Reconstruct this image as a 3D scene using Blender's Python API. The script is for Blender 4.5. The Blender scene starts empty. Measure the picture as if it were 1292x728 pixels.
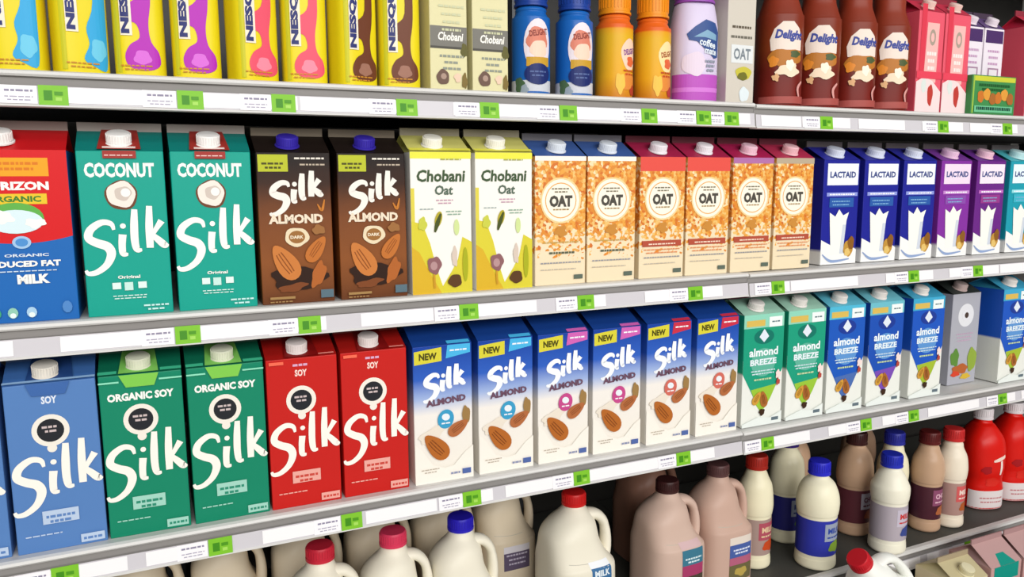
import bpy, bmesh, math, random
from math import pi, sin, cos, atan, radians
from mathutils import Vector, Matrix
random.seed(7)
SC = bpy.context.scene
COL = SC.collection

# ------------------------------------------------------------ materials
MATS = {}
def lin(c):
    return c / 12.92 if c <= .04045 else ((c + .055) / 1.055) ** 2.4
def hexc(h):
    h = h.lstrip('#')
    return tuple(lin(int(h[i:i+2], 16) / 255) for i in (0, 2, 4)) + (1,)
def mat(h, rough=.42, metal=0., spec=.22, sub=0.):
    k = (h, rough, metal, spec, sub)
    if k in MATS: return MATS[k]
    m = bpy.data.materials.new('paint_' + h.lstrip('#')); m.use_nodes = True
    b = m.node_tree.nodes['Principled BSDF']
    b.inputs['Base Color'].default_value = hexc(h)
    b.inputs['Roughness'].default_value = rough
    b.inputs['Metallic'].default_value = metal
    b.inputs['Specular IOR Level'].default_value = spec
    MATS[k] = m
    return m
def gradient(name, stops, z0, z1, rough=.4, wob=0., axis=2):
    """printed colour blend along the height of the thing (object space)"""
    k = ('g', name)
    if k in MATS: return MATS[k]
    m = bpy.data.materials.new(name); m.use_nodes = True
    nt = m.node_tree; N = nt.nodes; L = nt.links
    b = N['Principled BSDF']; b.inputs['Roughness'].default_value = rough
    b.inputs['Specular IOR Level'].default_value = .22
    tc = N.new('ShaderNodeTexCoord'); sx = N.new('ShaderNodeSeparateXYZ')
    L.new(tc.outputs['Object'], sx.inputs[0])
    mr = N.new('ShaderNodeMapRange')
    mr.inputs['From Min'].default_value = z0; mr.inputs['From Max'].default_value = z1
    src = sx.outputs[axis]
    if wob:
        no = N.new('ShaderNodeTexNoise'); no.inputs['Scale'].default_value = 35
        L.new(tc.outputs['Object'], no.inputs['Vector'])
        ma = N.new('ShaderNodeMath'); ma.operation = 'MULTIPLY_ADD'
        ma.inputs[1].default_value = wob
        L.new(no.outputs[0], ma.inputs[0]); L.new(src, ma.inputs[2]); src = ma.outputs[0]
    L.new(src, mr.inputs['Value'])
    cr = N.new('ShaderNodeValToRGB'); L.new(mr.outputs[0], cr.inputs[0])
    e = cr.color_ramp.elements
    e[0].position, e[0].color = stops[0][0], hexc(stops[0][1])
    e[1].position, e[1].color = stops[-1][0], hexc(stops[-1][1])
    for p, c in stops[1:-1]:
        x = e.new(p); x.color = hexc(c)
    L.new(cr.outputs[0], b.inputs['Base Color'])
    MATS[k] = m
    return m
def spotted(name, cols, scale, base, z0, z1, rough=.45):
    """printed scatter of coloured flakes that thins out towards the foot of the carton"""
    k = ('s', name)
    if k in MATS: return MATS[k]
    m = bpy.data.materials.new(name); m.use_nodes = True
    nt = m.node_tree; N = nt.nodes; L = nt.links
    b = N['Principled BSDF']; b.inputs['Roughness'].default_value = rough
    tc = N.new('ShaderNodeTexCoord')
    vo = N.new('ShaderNodeTexVoronoi'); vo.inputs['Scale'].default_value = scale
    L.new(tc.outputs['Object'], vo.inputs['Vector'])
    sr = N.new('ShaderNodeSeparateColor'); L.new(vo.outputs['Color'], sr.inputs[0])
    cr = N.new('ShaderNodeValToRGB'); cr.color_ramp.interpolation = 'CONSTANT'
    L.new(sr.outputs[0], cr.inputs[0])
    e = cr.color_ramp.elements
    e[0].position = 0; e[0].color = hexc(cols[0]); e[1].position = 1 / len(cols); e[1].color = hexc(cols[1])
    for i, c in enumerate(cols[2:], 2):
        x = e.new(i / len(cols)); x.color = hexc(c)
    sx = N.new('ShaderNodeSeparateXYZ'); L.new(tc.outputs['Object'], sx.inputs[0])
    mr = N.new('ShaderNodeMapRange'); mr.inputs['From Min'].default_value = z0; mr.inputs['From Max'].default_value = z1
    L.new(sx.outputs[2], mr.inputs['Value'])
    # flake kept when its random value is under the height ramp
    lt = N.new('ShaderNodeMath'); lt.operation = 'LESS_THAN'
    L.new(sr.outputs[1], lt.inputs[0]); L.new(mr.outputs[0], lt.inputs[1])
    mx = N.new('ShaderNodeMix'); mx.data_type = 'RGBA'
    L.new(lt.outputs[0], mx.inputs[0]); mx.inputs[6].default_value = hexc(base); L.new(cr.outputs[0], mx.inputs[7])
    L.new(mx.outputs[2], b.inputs['Base Color'])
    MATS[k] = m
    return m

# ------------------------------------------------------------ mesh helpers
def link(name, bm, mats, parent=None, smooth=None):
    me = bpy.data.meshes.new(name)
    bm.normal_update()
    bm.to_mesh(me); bm.free()
    for m in (mats if isinstance(mats, (list, tuple)) else [mats]): me.materials.append(m)
    if smooth is not None:
        me.polygons.foreach_set('use_smooth', [True] * len(me.polygons))
        try: me.set_sharp_from_angle(angle=radians(smooth))
        except Exception: pass
    o = bpy.data.objects.new(name, me); COL.objects.link(o)
    if parent: o.parent = parent
    return o
def thing(name, loc=(0, 0, 0)):
    o = bpy.data.objects.new(name, None); COL.objects.link(o); o.location = loc
    o.empty_display_size = .02
    return o
def box(bm, x0, x1, y0, y1, z0, z1, mi=0, bev=0):
    vs = [bm.verts.new((x, y, z)) for x in (x0, x1) for y in (y0, y1) for z in (z0, z1)]
    fs = []
    for q in ((0, 1, 3, 2), (4, 6, 7, 5), (0, 4, 5, 1), (2, 3, 7, 6), (0, 2, 6, 4), (1, 5, 7, 3)):
        f = bm.faces.new([vs[i] for i in q]); f.material_index = mi; fs.append(f)
    if bev:
        es = list({e for f in fs for e in f.edges})
        bmesh.ops.bevel(bm, geom=es, offset=bev, segments=2, affect='EDGES', profile=.5, material=mi)
def sup(a, n):
    if n <= 2: return 1.
    return 1. / (abs(sin(a)) ** n + abs(cos(a)) ** n) ** (1. / n)
def lathe(bm, prof, seg=32, n=2, cx=0, cy=0, mi=0, dy=1., shift=None, caps=True):
    """stack of rounded outlines; prof = (radius, height) pairs; n>2 makes the outline squarer"""
    rings = []
    for (r, z) in prof:
        sx = shift(z) if shift else 0; nn = n(z) if callable(n) else n
        rings.append([bm.verts.new((cx + sx + r * sup(a, nn) * sin(a), cy - dy * r * sup(a, nn) * cos(a), z))
                      for a in [2 * pi * i / seg for i in range(seg)]])
    for A, B in zip(rings, rings[1:]):
        for i in range(seg):
            j = (i + 1) % seg
            f = bm.faces.new((A[i], A[j], B[j], B[i])); f.material_index = mi
    if caps:
        f = bm.faces.new(list(reversed(rings[0]))); f.material_index = mi
        f = bm.faces.new(rings[-1]); f.material_index = mi
def smoothpts(pts, sub=6):
    out = []
    P = [pts[0]] + list(pts) + [pts[-1]]
    for i in range(1, len(P) - 2):
        a, b, c, d = P[i-1], P[i], P[i+1], P[i+2]
        for k in range(sub):
            t = k / sub
            out.append(tuple(.5 * ((2*b[j]) + (-a[j]+c[j])*t + (2*a[j]-5*b[j]+4*c[j]-d[j])*t*t + (-a[j]+3*b[j]-3*c[j]+d[j])*t**3) for j in range(len(b))))
    out.append(tuple(pts[-1]))
    return out
def tube(bm, pts, rad, seg=12, mi=0, flat=1.):
    pts = [Vector(p) for p in pts]; rings = []
    for i, p in enumerate(pts):
        t = (pts[min(i+1, len(pts)-1)] - pts[max(i-1, 0)]).normalized()
        u = t.cross(Vector((0, 1, 0))).normalized(); v = t.cross(u)
        r = rad[i] if isinstance(rad, (list, tuple)) else rad
        rings.append([bm.verts.new(p + u * r * cos(a) + v * r * flat * sin(a)) for a in [2*pi*k/seg for k in range(seg)]])
    for A, B in zip(rings, rings[1:]):
        for i in range(seg):
            j = (i+1) % seg
            f = bm.faces.new((A[i], B[i], B[j], A[j])); f.material_index = mi
    bm.faces.new(rings[0]).material_index = mi; bm.faces.new(list(reversed(rings[-1]))).material_index = mi

# ------------------------------------------------------------ printed artwork
TXT = {}
def text_geo(s, bold, shear):
    k = (s, bold, shear)
    if k in TXT: return TXT[k]
    cu = bpy.data.curves.new('lettering', 'FONT'); cu.body = s; cu.size = 1; cu.offset = bold; cu.shear = shear
    cu.resolution_u = 2; cu.fill_mode = 'FRONT'
    ob = bpy.data.objects.new('lettering', cu); COL.objects.link(ob)
    dg = bpy.context.evaluated_depsgraph_get(); dg.update()
    me = bpy.data.meshes.new_from_object(ob.evaluated_get(dg))
    vs = [(v.co.x, v.co.y) for v in me.vertices]; fs = [tuple(p.vertices) for p in me.polygons]
    xs = [v[0] for v in vs]; ys = [v[1] for v in vs]
    x0, x1, y0, y1 = min(xs), max(xs), min(ys), max(ys)
    vs = [((x - x0) / (x1 - x0), (y - y0) / (y1 - y0)) for x, y in vs]
    COL.objects.unlink(ob); bpy.data.objects.remove(ob); bpy.data.curves.remove(cu); bpy.data.meshes.remove(me)
    TXT[k] = (vs, fs)
    return TXT[k]

class Art:
    """ink layers in millimetres, x from the left edge (or centre line), z up; each sits a hair above the last"""
    def __init__(s, surf, step=.00011):
        s.surf = surf; s.n = 0; s.step = step; s.parts = {}; s.maxdx = None
    def put(s, part, vs, fs, col, surf=None):
        s.n += 1
        d = .00015 + s.n * s.step
        s.parts.setdefault(part, []).append((vs, fs, col, d, surf or s.surf))
    def poly(s, part, pts, col, surf=None):
        s.put(part, list(pts), [tuple(range(len(pts)))], col, surf)
    def rect(s, part, x0, z0, x1, z1, col, surf=None, nx=1):
        vs = []; fs = []
        for i in range(nx + 1):
            x = x0 + (x1 - x0) * i / nx
            vs += [(x, z0), (x, z1)]
        for i in range(nx): fs.append((2*i, 2*i+2, 2*i+3, 2*i+1))
        s.put(part, vs, fs, col, surf)
    def ell(s, part, cx, cz, rx, rz, col, rot=0, n=24, surf=None, lump=0):
        a0 = radians(rot); pts = []
        for i in range(n):
            a = 2*pi*i/n; k = 1 + lump * sin(3*a + cx) * .5 + lump * sin(5*a + cz) * .5
            x, z = rx*k*cos(a), rz*k*sin(a)
            pts.append((cx + x*cos(a0) - z*sin(a0), cz + x*sin(a0) + z*cos(a0)))
        s.poly(part, pts, col, surf)
    def ring(s, part, cx, cz, r0, r1, col, n=28, surf=None, ez=1.):
        vs = []; fs = []
        for i in range(n):
            a = 2*pi*i/n; vs += [(cx+r0*cos(a), cz+ez*r0*sin(a)), (cx+r1*cos(a), cz+ez*r1*sin(a))]
        for i in range(n):
            j = (i+1) % n; fs.append((2*i, 2*i+1, 2*j+1, 2*j))
        s.put(part, vs, fs, col, surf)
    def text(s, part, t, cx, cz, w, h, col, bold=.03, shear=0, rot=0, surf=None):
        vs, fs = text_geo(t, bold, shear); a = radians(rot); out = []
        for x, y in vs:
            x = (x - .5) * w; y = (y - .5) * h
            out.append((cx + x*cos(a) - y*sin(a), cz + x*sin(a) + y*cos(a)))
        s.put(part, out, fs, col, surf)
    def stroke(s, part, pts, wd, col, surf=None, sub=6):
        """pts with their own pen width as third value (times wd)"""
        P = smoothpts([p if len(p) == 3 else (p[0], p[1], 1) for p in pts], sub)
        vs = []; fs = []
        for i, p in enumerate(P):
            a = P[max(i-1, 0)]; b = P[min(i+1, len(P)-1)]
            tx, tz = b[0]-a[0], b[1]-a[1]; l = math.hypot(tx, tz) or 1
            nx, nz = -tz/l, tx/l; w = wd * p[2] / 2
            vs += [(p[0]+nx*w, p[1]+nz*w), (p[0]-nx*w, p[1]-nz*w)]
        for i in range(len(P)-1): fs.append((2*i, 2*i+1, 2*i+3, 2*i+2))
        s.put(part, vs, fs, col, surf)
    def lines(s, part, cx, cz, w, rows, col, pitch=3., th=1.1, surf=None, rng=3):
        """small print: rows of word-long dashes"""
        r = random.Random(int(cx*7 + cz*13 + rng))
        vs = []; fs = []
        for k in range(rows):
            ww = w * (1 if k == 0 else r.uniform(.6, .95)); x = cx - ww/2; z = cz - k*pitch
            while x < cx + ww/2 - 1:
                l = min(r.uniform(2.5, 7), cx + ww/2 - x); b = len(vs)
                vs += [(x, z), (x+l, z), (x+l, z+th), (x, z+th)]; fs.append((b, b+1, b+2, b+3)); x += l + 1.2
        s.put(part, vs, fs, col, surf)
    def silk(s, part, cx, cz, w, h, col, rise=13, pen=1.):
        """the flowing four letter word: S i l k on a rising line"""
        a = radians(rise)
        def T(p): # p in 0..1 box
            x = (p[0]-.5) * w; y = (p[1]-.5) * h
            return (cx + x, cz + y + math.tan(a) * x, p[2] if len(p) > 2 else 1)
        def st(pts, k=1.): s.stroke(part, [T(p) for p in pts], w * .085 * pen * k, col)
        st([(.36,.70,.5),(.33,.82,.9),(.22,.88,1.1),(.09,.80,1.3),(.06,.66,1.4),(.15,.54,1.5),(.27,.43,1.6),(.31,.28,1.5),(.25,.11,1.2),(.13,.02,1.),(.03,.03,.8),(.0,.10,.5)], 1.)
        st([(.46,.58,1.3),(.445,.40,1.2),(.45,.24,1.1),(.51,.20,.5)])
        s.ell(part, T((.47,.73))[0], T((.47,.73))[1], w*.042*pen, w*.042*pen, col, n=12)
        st([(.62,.98,1.),(.605,.7,1.3),(.60,.42,1.3),(.62,.25,1.1),(.68,.22,.5)])
        st([(.80,.98,1.),(.785,.6,1.3),(.78,.22,1.2)])
        st([(.80,.42,.7),(.88,.56,.9),(.94,.66,1.2)])
        st([(.81,.46,.8),(.88,.34,1.2),(.96,.21,1.3),(1.0,.22,.6)])
    def build(s, root, cut=None):
        groups = []                     # print that sits well apart becomes a piece of its own
        for part, items in s.parts.items():
            cl = []
            for it in items:
                xs = [v[0] for v in it[0]]; zs = [v[1] for v in it[0]]; b = [min(xs), max(xs), min(zs), max(zs), [it]]
                for c in cl[:]:
                    if max(b[0]-c[1], c[0]-b[1], b[2]-c[3], c[2]-b[3]) < 13 and c[4][0][4] is it[4]:
                        b = [min(b[0], c[0]), max(b[1], c[1]), min(b[2], c[2]), max(b[3], c[3]), c[4] + b[4]]; cl.remove(c)
                cl.append(b)
            groups += [(part, c[4]) for c in cl]
        for part, items in groups:
            bm = bmesh.new(); mats = []
            for vs, fs, col, d, surf in items:
                m = col if not isinstance(col, str) else mat(col)
                if m not in mats: mats.append(m)
                mi = mats.index(m)
                if cut:
                    b2 = bmesh.new(); V = [b2.verts.new((x, 0, z)) for x, z in vs]
                    for f in fs:
                        try: b2.faces.new([V[i] for i in f])
                        except ValueError: pass
                    xs = [v[0] for v in vs]
                    x = math.ceil(min(xs) / cut) * cut
                    while x < max(xs):
                        g = b2.verts[:] + b2.edges[:] + b2.faces[:]
                        bmesh.ops.bisect_plane(b2, geom=g, plane_co=(x + .013, 0, 0), plane_no=(1, 0, 0)); x += cut
                    zs = [v[1] for v in vs]; z = math.ceil(min(zs) / 6) * 6
                    while z < max(zs):
                        g = b2.verts[:] + b2.edges[:] + b2.faces[:]
                        bmesh.ops.bisect_plane(b2, geom=g, plane_co=(0, 0, z + .017), plane_no=(0, 0, 1)); z += 6
                    b2.verts.index_update()
                    vs2 = [(v.co.x, v.co.z) for v in b2.verts]; fs2 = [[v.index for v in f.verts] for f in b2.faces]
                    b2.free()
                else: vs2, fs2 = vs, fs
                V = [bm.verts.new(surf(x/1000, z/1000, d)) for x, z in vs2]
                for f in fs2:
                    try: bm.faces.new([V[i] for i in f]).material_index = mi
                    except ValueError: pass
            # ink faces look outwards (towards -y)
            bm.normal_update()
            for f in bm.faces:
                if f.normal.y > 0: f.normal_flip()
            link(part, bm, mats, root)

# ------------------------------------------------------------ carton
def carton(name, W, H, D, body, roof, fin, rise=24, finh=10, cap=None, capx=.5, art=None, capr=12.8):
    """gable-top carton, all sizes in millimetres; origin at the middle of its foot"""
    root = thing(name)
    w, h, d, r, fh = W/1000, H/1000, D/1000, rise/1000, finh/1000
    bm = bmesh.new(); box(bm, -w/2, w/2, -d/2, d/2, 0, h, bev=.0012)
    link('body', bm, body, root)
    bm = bmesh.new(); i = w * .30
    A = [bm.verts.new(p) for p in ((-w/2, -d/2, h), (w/2, -d/2, h), (w/2, d/2, h), (-w/2, d/2, h))]
    R0, R1 = bm.verts.new((-w/2, -.001, h+r)), bm.verts.new((w/2, -.001, h+r))
    S0, S1 = bm.verts.new((-w/2, .001, h+r)), bm.verts.new((w/2, .001, h+r))
    I0, I1 = bm.verts.new((-w/2+i, 0, h+r*.98)), bm.verts.new((w/2-i, 0, h+r*.98))
    for q in ((A[0], A[1], R1, R0), (A[2], A[3], S0, S1), (R0, R1, S1, S0),
              (A[3], A[0], I0), (A[1], A[2], I1), (A[0], R0, I0), (A[3], I0, S0), (A[1], I1, R1), (A[2], S1, I1)):
        bm.faces.new(q)
    link('gable', bm, roof, root)
    bm = bmesh.new(); box(bm, -w/2, w/2, -.0015, .0015, h+r-.001, h+r+fh, bev=.0004)
    link('top_seam', bm, fin, root)
    ang = math.atan2(r, d/2); L = math.hypot(r, d/2)
    def rsurf(x, z, dd):      # z runs up the slope
        return (x - w/2, -d/2 + z*cos(ang) - dd*sin(ang), h + z*sin(ang) + dd*cos(ang))
    def fsurf(x, z, dd): return (x - w/2, -d/2 - dd, z)
    a = Art(fsurf)
    a.W, a.H, a.L, a.roof = W, H, L*1000, rsurf
    if art: art(a)
    a.build(root)
    if cap:
        cr = capr/1000
        bm = bmesh.new()
        lathe(bm, [(cr*1.18, 0), (cr*1.18, .0015), (cr*1.0, .0022)], 28)
        lathe(bm, [(cr, .002), (cr, .0110), (cr*.93, .0130), (cr*.6, .0135)], 28)
        for k in range(28):     # grip ribs
            q = 2*pi*k/28; x, y = cr*cos(q), cr*sin(q)
            bmesh.ops.create_cube(bm, size=1, matrix=Matrix.Translation((x, y, .0073)) @ Matrix.Rotation(q, 4, 'Z') @ Matrix.Diagonal((.0012, .0010, .009, 1)))
        t = L * .37
        M = Matrix.Translation((-w/2 + capx*w, -d/2 + t*cos(ang), h + t*sin(ang))) @ Matrix.Rotation(ang*.75, 4, 'X')
        bmesh.ops.transform(bm, matrix=M, verts=bm.verts)
        link('cap', bm, mat(cap, .35), root, 35)
    return root

# ------------------------------------------------------------ bottles and jugs
def cyl_surf(prof, n=2, dy=1.):
    def rad(z):
        for (r0, z0), (r1, z1) in zip(prof, prof[1:]):
            if z0 <= z <= z1 and z1 > z0: return r0 + (r1-r0)*(z-z0)/(z1-z0)
        return prof[-1][0]
    def S(x, z, d):
        r = rad(z); a = x / r if n <= 2.5 else atan(x / r)
        R = r * sup(a, n) + d
        return (R*sin(a), -dy * R*cos(a) - (d if dy != 1 else 0), z)
    return S
def prof_smooth(p, sub=4):
    return [(max(a, .001), z) for a, z in smoothpts(p, sub)]
def bottle(name, prof, body, cap, capz, art=None, n=2, dy=1., seg=40, capr=None, caph=18, sleeve=None, neck=None, cut=4, capmat=None):
    """prof in millimetres (radius, height); sleeve = (z0, z1, material) label wrap of its own"""
    root = thing(name)
    P = [(r/1000, z/1000) for r, z in prof]
    P = prof_smooth(P)
    bm = bmesh.new(); lathe(bm, P, seg, n, dy=dy); link('body', bm, body, root, 50)
    base = cyl_surf(P, n, dy)
    off = 0
    if sleeve:
        z0, z1, sm = sleeve; off = .0006
        zz = [z0 + (z1-z0)*k/12 for k in range(13)]
        bm = bmesh.new()
        prev = None
        for z in zz:
            ring = []
            for k in range(seg):
                a = 2*pi*k/seg
                r = abs(base(0, z/1000, 0)[1]) / dy
                R = r*sup(a, n) + off
                ring.append(bm.verts.new((R*sin(a), -dy*R*cos(a), z/1000)))
            if prev:
                for i in range(seg):
                    j = (i+1) % seg; bm.faces.new((prev[i], prev[j], ring[j], ring[i]))
            prev = ring
        link('label_wrap', bm, sm, root, 50)
    a = Art(lambda x, z, d: base(x, z, d + off))
    if art: art(a)
    a.build(root, cut)
    if cap:
        cr = (capr or 16)/1000; z = capz/1000; ch = caph/1000
        bm = bmesh.new()
        lathe(bm, [(cr*1.06, z), (cr*1.06, z+.003), (cr, z+.004), (cr, z+ch-.002), (cr*.93, z+ch), (cr*.5, z+ch+.0003)], 30)
        for k in range(30):
            q = 2*pi*k/30
            bmesh.ops.create_cube(bm, size=1, matrix=Matrix.Translation((cr*cos(q), cr*sin(q), z+.003+ch*.45)) @ Matrix.Rotation(q, 4, 'Z') @ Matrix.Diagonal((.0014, .0011, ch*.6, 1)))
        link('cap', bm, mat(cap, .35), root, 35)
    return root
def jug(name, w, h, body, cap, art=None, hollow=.0):
    """plastic milk jug with its handle on the right-hand corner; w, h in millimetres to the cap top"""
    root = thing(name)
    k = w / 140.; H = h - 16
    prof = [(63*k, 0), (68.5*k, 5), (70*k, 14), (70*k, H*.48), (67*k, H*.55), (60.5*k, H*.62), (56*k, H*.70), (52.5*k, H*.78), (44*k, H*.86), (30*k, H*.925), (19, H*.96), (17.5, H*.975), (17.5, H)]
    P = prof_smooth([(r/1000, z/1000) for r, z in prof], 4)
    def shift(z):
        r = P[-1][0]
        for (r0, z0), (r1, z1) in zip(P, P[1:]):
            if z0 <= z <= z1 and z1 > z0: r = r0 + (r1-r0)*(z-z0)/(z1-z0); break
        if z*1000 < H*.2: return 0
        t = max(0, min(1, (z*1000 - H*.74) / (H*.22))); t = t*t*(3-2*t)
        return -min(.070*k - r, .0145*k) * (1-.8*t)
    def nn(z):
        t = max(0, min(1, (z*1000 - H*.55) / (H*.35))); return 3.6 - 1.6*t
    bm = bmesh.new(); lathe(bm, P, 48, nn, shift=shift)
    hp = smoothpts([(.018*k, -.004, H*.885/1000), (.040*k, -.007, H*.875/1000), (.056*k, -.009, H*.815/1000), (.0625*k, -.010, H*.72/1000), (.0625*k, -.010, H*.60/1000), (.056*k, -.010, H*.48/1000)], 6)
    tube(bm, hp, [.0088*k + .003*abs(1 - 2*i/(len(hp)-1)) for i in range(len(hp))], 14, flat=1.5)
    link('body', bm, body, root, 60)
    def S(x, z, d):
        r = 70*k/1000; a = atan(x/r)
        for (r0, z0), (r1, z1) in zip(P, P[1:]):
            if z0 <= z <= z1 and z1 > z0: r = r0 + (r1-r0)*(z-z0)/(z1-z0); break
        a = atan(x/r); R = r*sup(a, nn(z)) + d
        return (R*sin(a) + shift(z), -R*cos(a), z)
    a = Art(S)
    a.stroke('moulded_line', [(-40*k, H*.60), (0, H*.585), (30*k, H*.59)], .8, '#b9b2a4')
    if art: art(a)
    a.build(root, 5)
    bm = bmesh.new(); z = H/1000 - .004; cr = .0195
    lathe(bm, [(cr*1.05, z), (cr*1.05, z+.004), (cr, z+.005), (cr, z+.0185), (cr*.93, z+.0205), (cr*.5, z+.0208)], 32, cx=shift(z))
    for q in range(32):
        a_ = 2*pi*q/32
        bmesh.ops.create_cube(bm, size=1, matrix=Matrix.Translation((shift(z)+cr*cos(a_), cr*sin(a_), z+.0115)) @ Matrix.Rotation(a_, 4, 'Z') @ Matrix.Diagonal((.0014, .0012, .011, 1)))
    link('cap', bm, mat(cap, .35), root, 35)
    return root

# ------------------------------------------------------------ artwork of each product
WHT = '#f6f5f0'
def art_horizon(a):
    W, H = a.W, a.H; zb = H*.50
    n = 16; top = [(W*i/n, zb - 7 + 12*((i/n-.45)**2)*2.0 + 0) for i in range(n+1)]
    a.poly('red_panel', top + [(W, H), (0, H)], '#d5161c')
    a.rect('brand_band', 0, H*.85, W*.80, H*.955, '#eda21e')
    a.lines('brand_lettering', W*.42, H*.915, W*.6, 2, '#d97a1c', 6, 3)
    a.text('brand_lettering', 'HORIZON', W*.42, H*.795, W*.74, H*.05, WHT, .05)
    a.rect('brand_band', 4, H*.69, W*.76, H*.75, '#e6c32a')
    a.text('brand_lettering', 'ORGANIC', W*.42, H*.72, W*.56, H*.035, '#3c7c2c', .04)
    a.ell('round_picture', W*.42, H*.61, 27, 17, '#5fae4a'); a.ell('round_picture', W*.42, H*.59, 26, 13, '#d8ecf2')
    a.ell('round_picture', W*.30, H*.615, 9, 7, WHT, lump=.3); a.ell('round_picture', W*.62, H*.58, 10, 5, WHT, lump=.3)
    a.ell('badge', W*.46, H*.47, 9, 7, '#9fc4e8'); a.ell('badge', W*.46, H*.47, 6, 4.5, '#4d8fd0')
    a.text('lettering', 'ORGANIC', W*.50, H*.395, W*.46, H*.018, '#dbe8f4', .03)
    a.text('lettering', 'REDUCED FAT', W*.46, H*.345, W*.78, H*.036, WHT, .05)
    a.text('lettering', 'MILK', W*.55, H*.255, W*.34, H*.055, WHT, .06)
    a.lines('lettering', W*.5, H*.30, W*.6, 1, '#cfe0f0')
    for i, x in enumerate((12, 28, 46)):
        a.ell('icon_print', x, H*.06, 5, 6, ('#3da877', '#8fc7b2', '#a6cbe6')[i], n=12); a.ell('icon_print', x, H*.045, 3, 3, '#e6f1ef', n=10)
    a.ell('icon_print', W*.88, H*.08, 5, 7, '#4f86c6', n=10)
def art_coconut(a):
    W, H = a.W, a.H
    a.text('coconut_lettering', 'COCONUT', W*.48, H*.885, W*.80, H*.088, WHT, .045)
    a.ell('coconut_picture', W*.48, H*.735, 17, 17, '#6d3f26', rot=15, lump=.05); a.ell('coconut_picture', W*.48, H*.74, 15, 15, '#efe6dc', rot=15, lump=.08)
    a.ell('coconut_picture', W*.50, H*.745, 9, 8, '#cfc2b8', rot=20, lump=.1); a.ell('coconut_picture', W*.53, H*.75, 5, 5, '#f8f3ee')
    a.silk('brand_lettering', W*.50, H*.475, W*.97, H*.335, WHT, 13, .85)
    a.text('lettering', 'Original', W*.50, H*.235, W*.26, H*.026, WHT, .03)
    a.rect('lettering', W*.30, H*.165, W*.40, H*.205, '#dff1ec'); a.rect('lettering', W*.44, H*.155, W*.54, H*.205, '#c6e8e0'); a.rect('lettering', W*.60, H*.165, W*.70, H*.205, '#dff1ec')
    a.lines('lettering', W*.5, H*.12, W*.40, 2, '#d6efe9'); a.lines('lettering', W*.80, H*.05, W*.3, 2, '#c8ecea', 4.5, 2)
    R = a.roof; L = a.L
    a.poly('gable_panel', [(W*.24, 0), (W*.74, 0), (W*.70, L), (W*.28, L)], '#a2332c', R)
    a.rect('gable_panel', W*.30, 2, W*.68, 6.5, '#f0dcd6', R)
    a.rect('gable_panel', W*.30, H*.955, W*.68, H, '#a2332c'); a.lines('gable_panel', W*.49, H*.97, W*.34, 1, '#f0d0ca')
def almond(a, part, cx, cz, rx, rz, rot, c1, c2):
    n = 22; pts = []
    for i in range(n):
        t = 2*pi*i/n; x = rx*cos(t)*(1 - .32*sin(t)); z = rz*sin(t)
        r = radians(rot); pts.append((cx + x*cos(r) - z*sin(r), cz + x*sin(r) + z*cos(r)))
    a.poly(part, pts, c1)
    for k in (-.45, -.1, .25):
        r = radians(rot); q = []
        for t in (-.6, -.2, .2, .55):
            x = rx*k*(1 - abs(t)*.5); z = rz*t; q.append((cx + x*cos(r) - z*sin(r), cz + x*sin(r) + z*cos(r), .8))
        a.stroke(part, q, rx*.12, c2, sub=3)
def art_dark(a):
    W, H = a.W, a.H
    a.rect('corner_flash', 2, H*.875, W*.42, H*.985, '#b8bf2a'); a.lines('corner_flash', W*.22, H*.92, W*.3, 2, '#4c4a10', 5, 2.5)
    a.lines('lettering', W*.72, H*.955, W*.42, 1, '#e8e1d6', 4, 2.2); a.lines('lettering', W*.76, H*.915, W*.36, 1, '#b9aa98', 4, 2)
    a.silk('brand_lettering', W*.52, H*.745, W*.72, H*.22, '#f1ece4', 16, 1.1)
    a.stroke('brand_lettering', [(W*.80, H*.66, .4), (W*.86, H*.62, 1.2), (W*.90, H*.69, .5)], 3, '#c77a2b')
    a.text('almond_lettering', 'ALMOND', W*.50, H*.565, W*.74, H*.062, '#ecdcc4', .05)
    a.ell('badge', W*.50, H*.445, 15, 12, '#e7d6b4', lump=.08); a.ell('badge', W*.50, H*.445, 10, 8, '#9b6a35'); a.text('badge', 'DARK', W*.50, H*.445, 16, 4, '#f2e6cd', .03)
    a.ell('almond_picture', W*.5, H*.17, 34, 15, '#2d160a', lump=.18)
    a.ell('almond_picture', W*.78, H*.19, 8, 17, '#b0622a', lump=.2, rot=-20); a.ell('almond_picture', W*.42, H*.11, 18, 5, '#7c4320', lump=.25, rot=10)
    almond(a, 'almond_picture', W*.33, H*.28, 13, 25, 32, '#c97a3a', '#8c4a1c')
    almond(a, 'almond_picture', W*.76, H*.36, 9, 19, -35, '#c0702f', '#8c4a1c')
    a.ell('almond_picture', W*.80, H*.49, 8, 6, '#9c6a3a', lump=.2)
    a.rect('lettering', W*.10, H*.035, W*.44, H*.052, '#a5814f'); a.rect('lettering', W*.80, H*.03, W*.98, H*.085, '#58707c')
    a.lines('lettering', W*.25, H*.015, W*.3, 1, '#a5814f', 3, 1.5)
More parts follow.
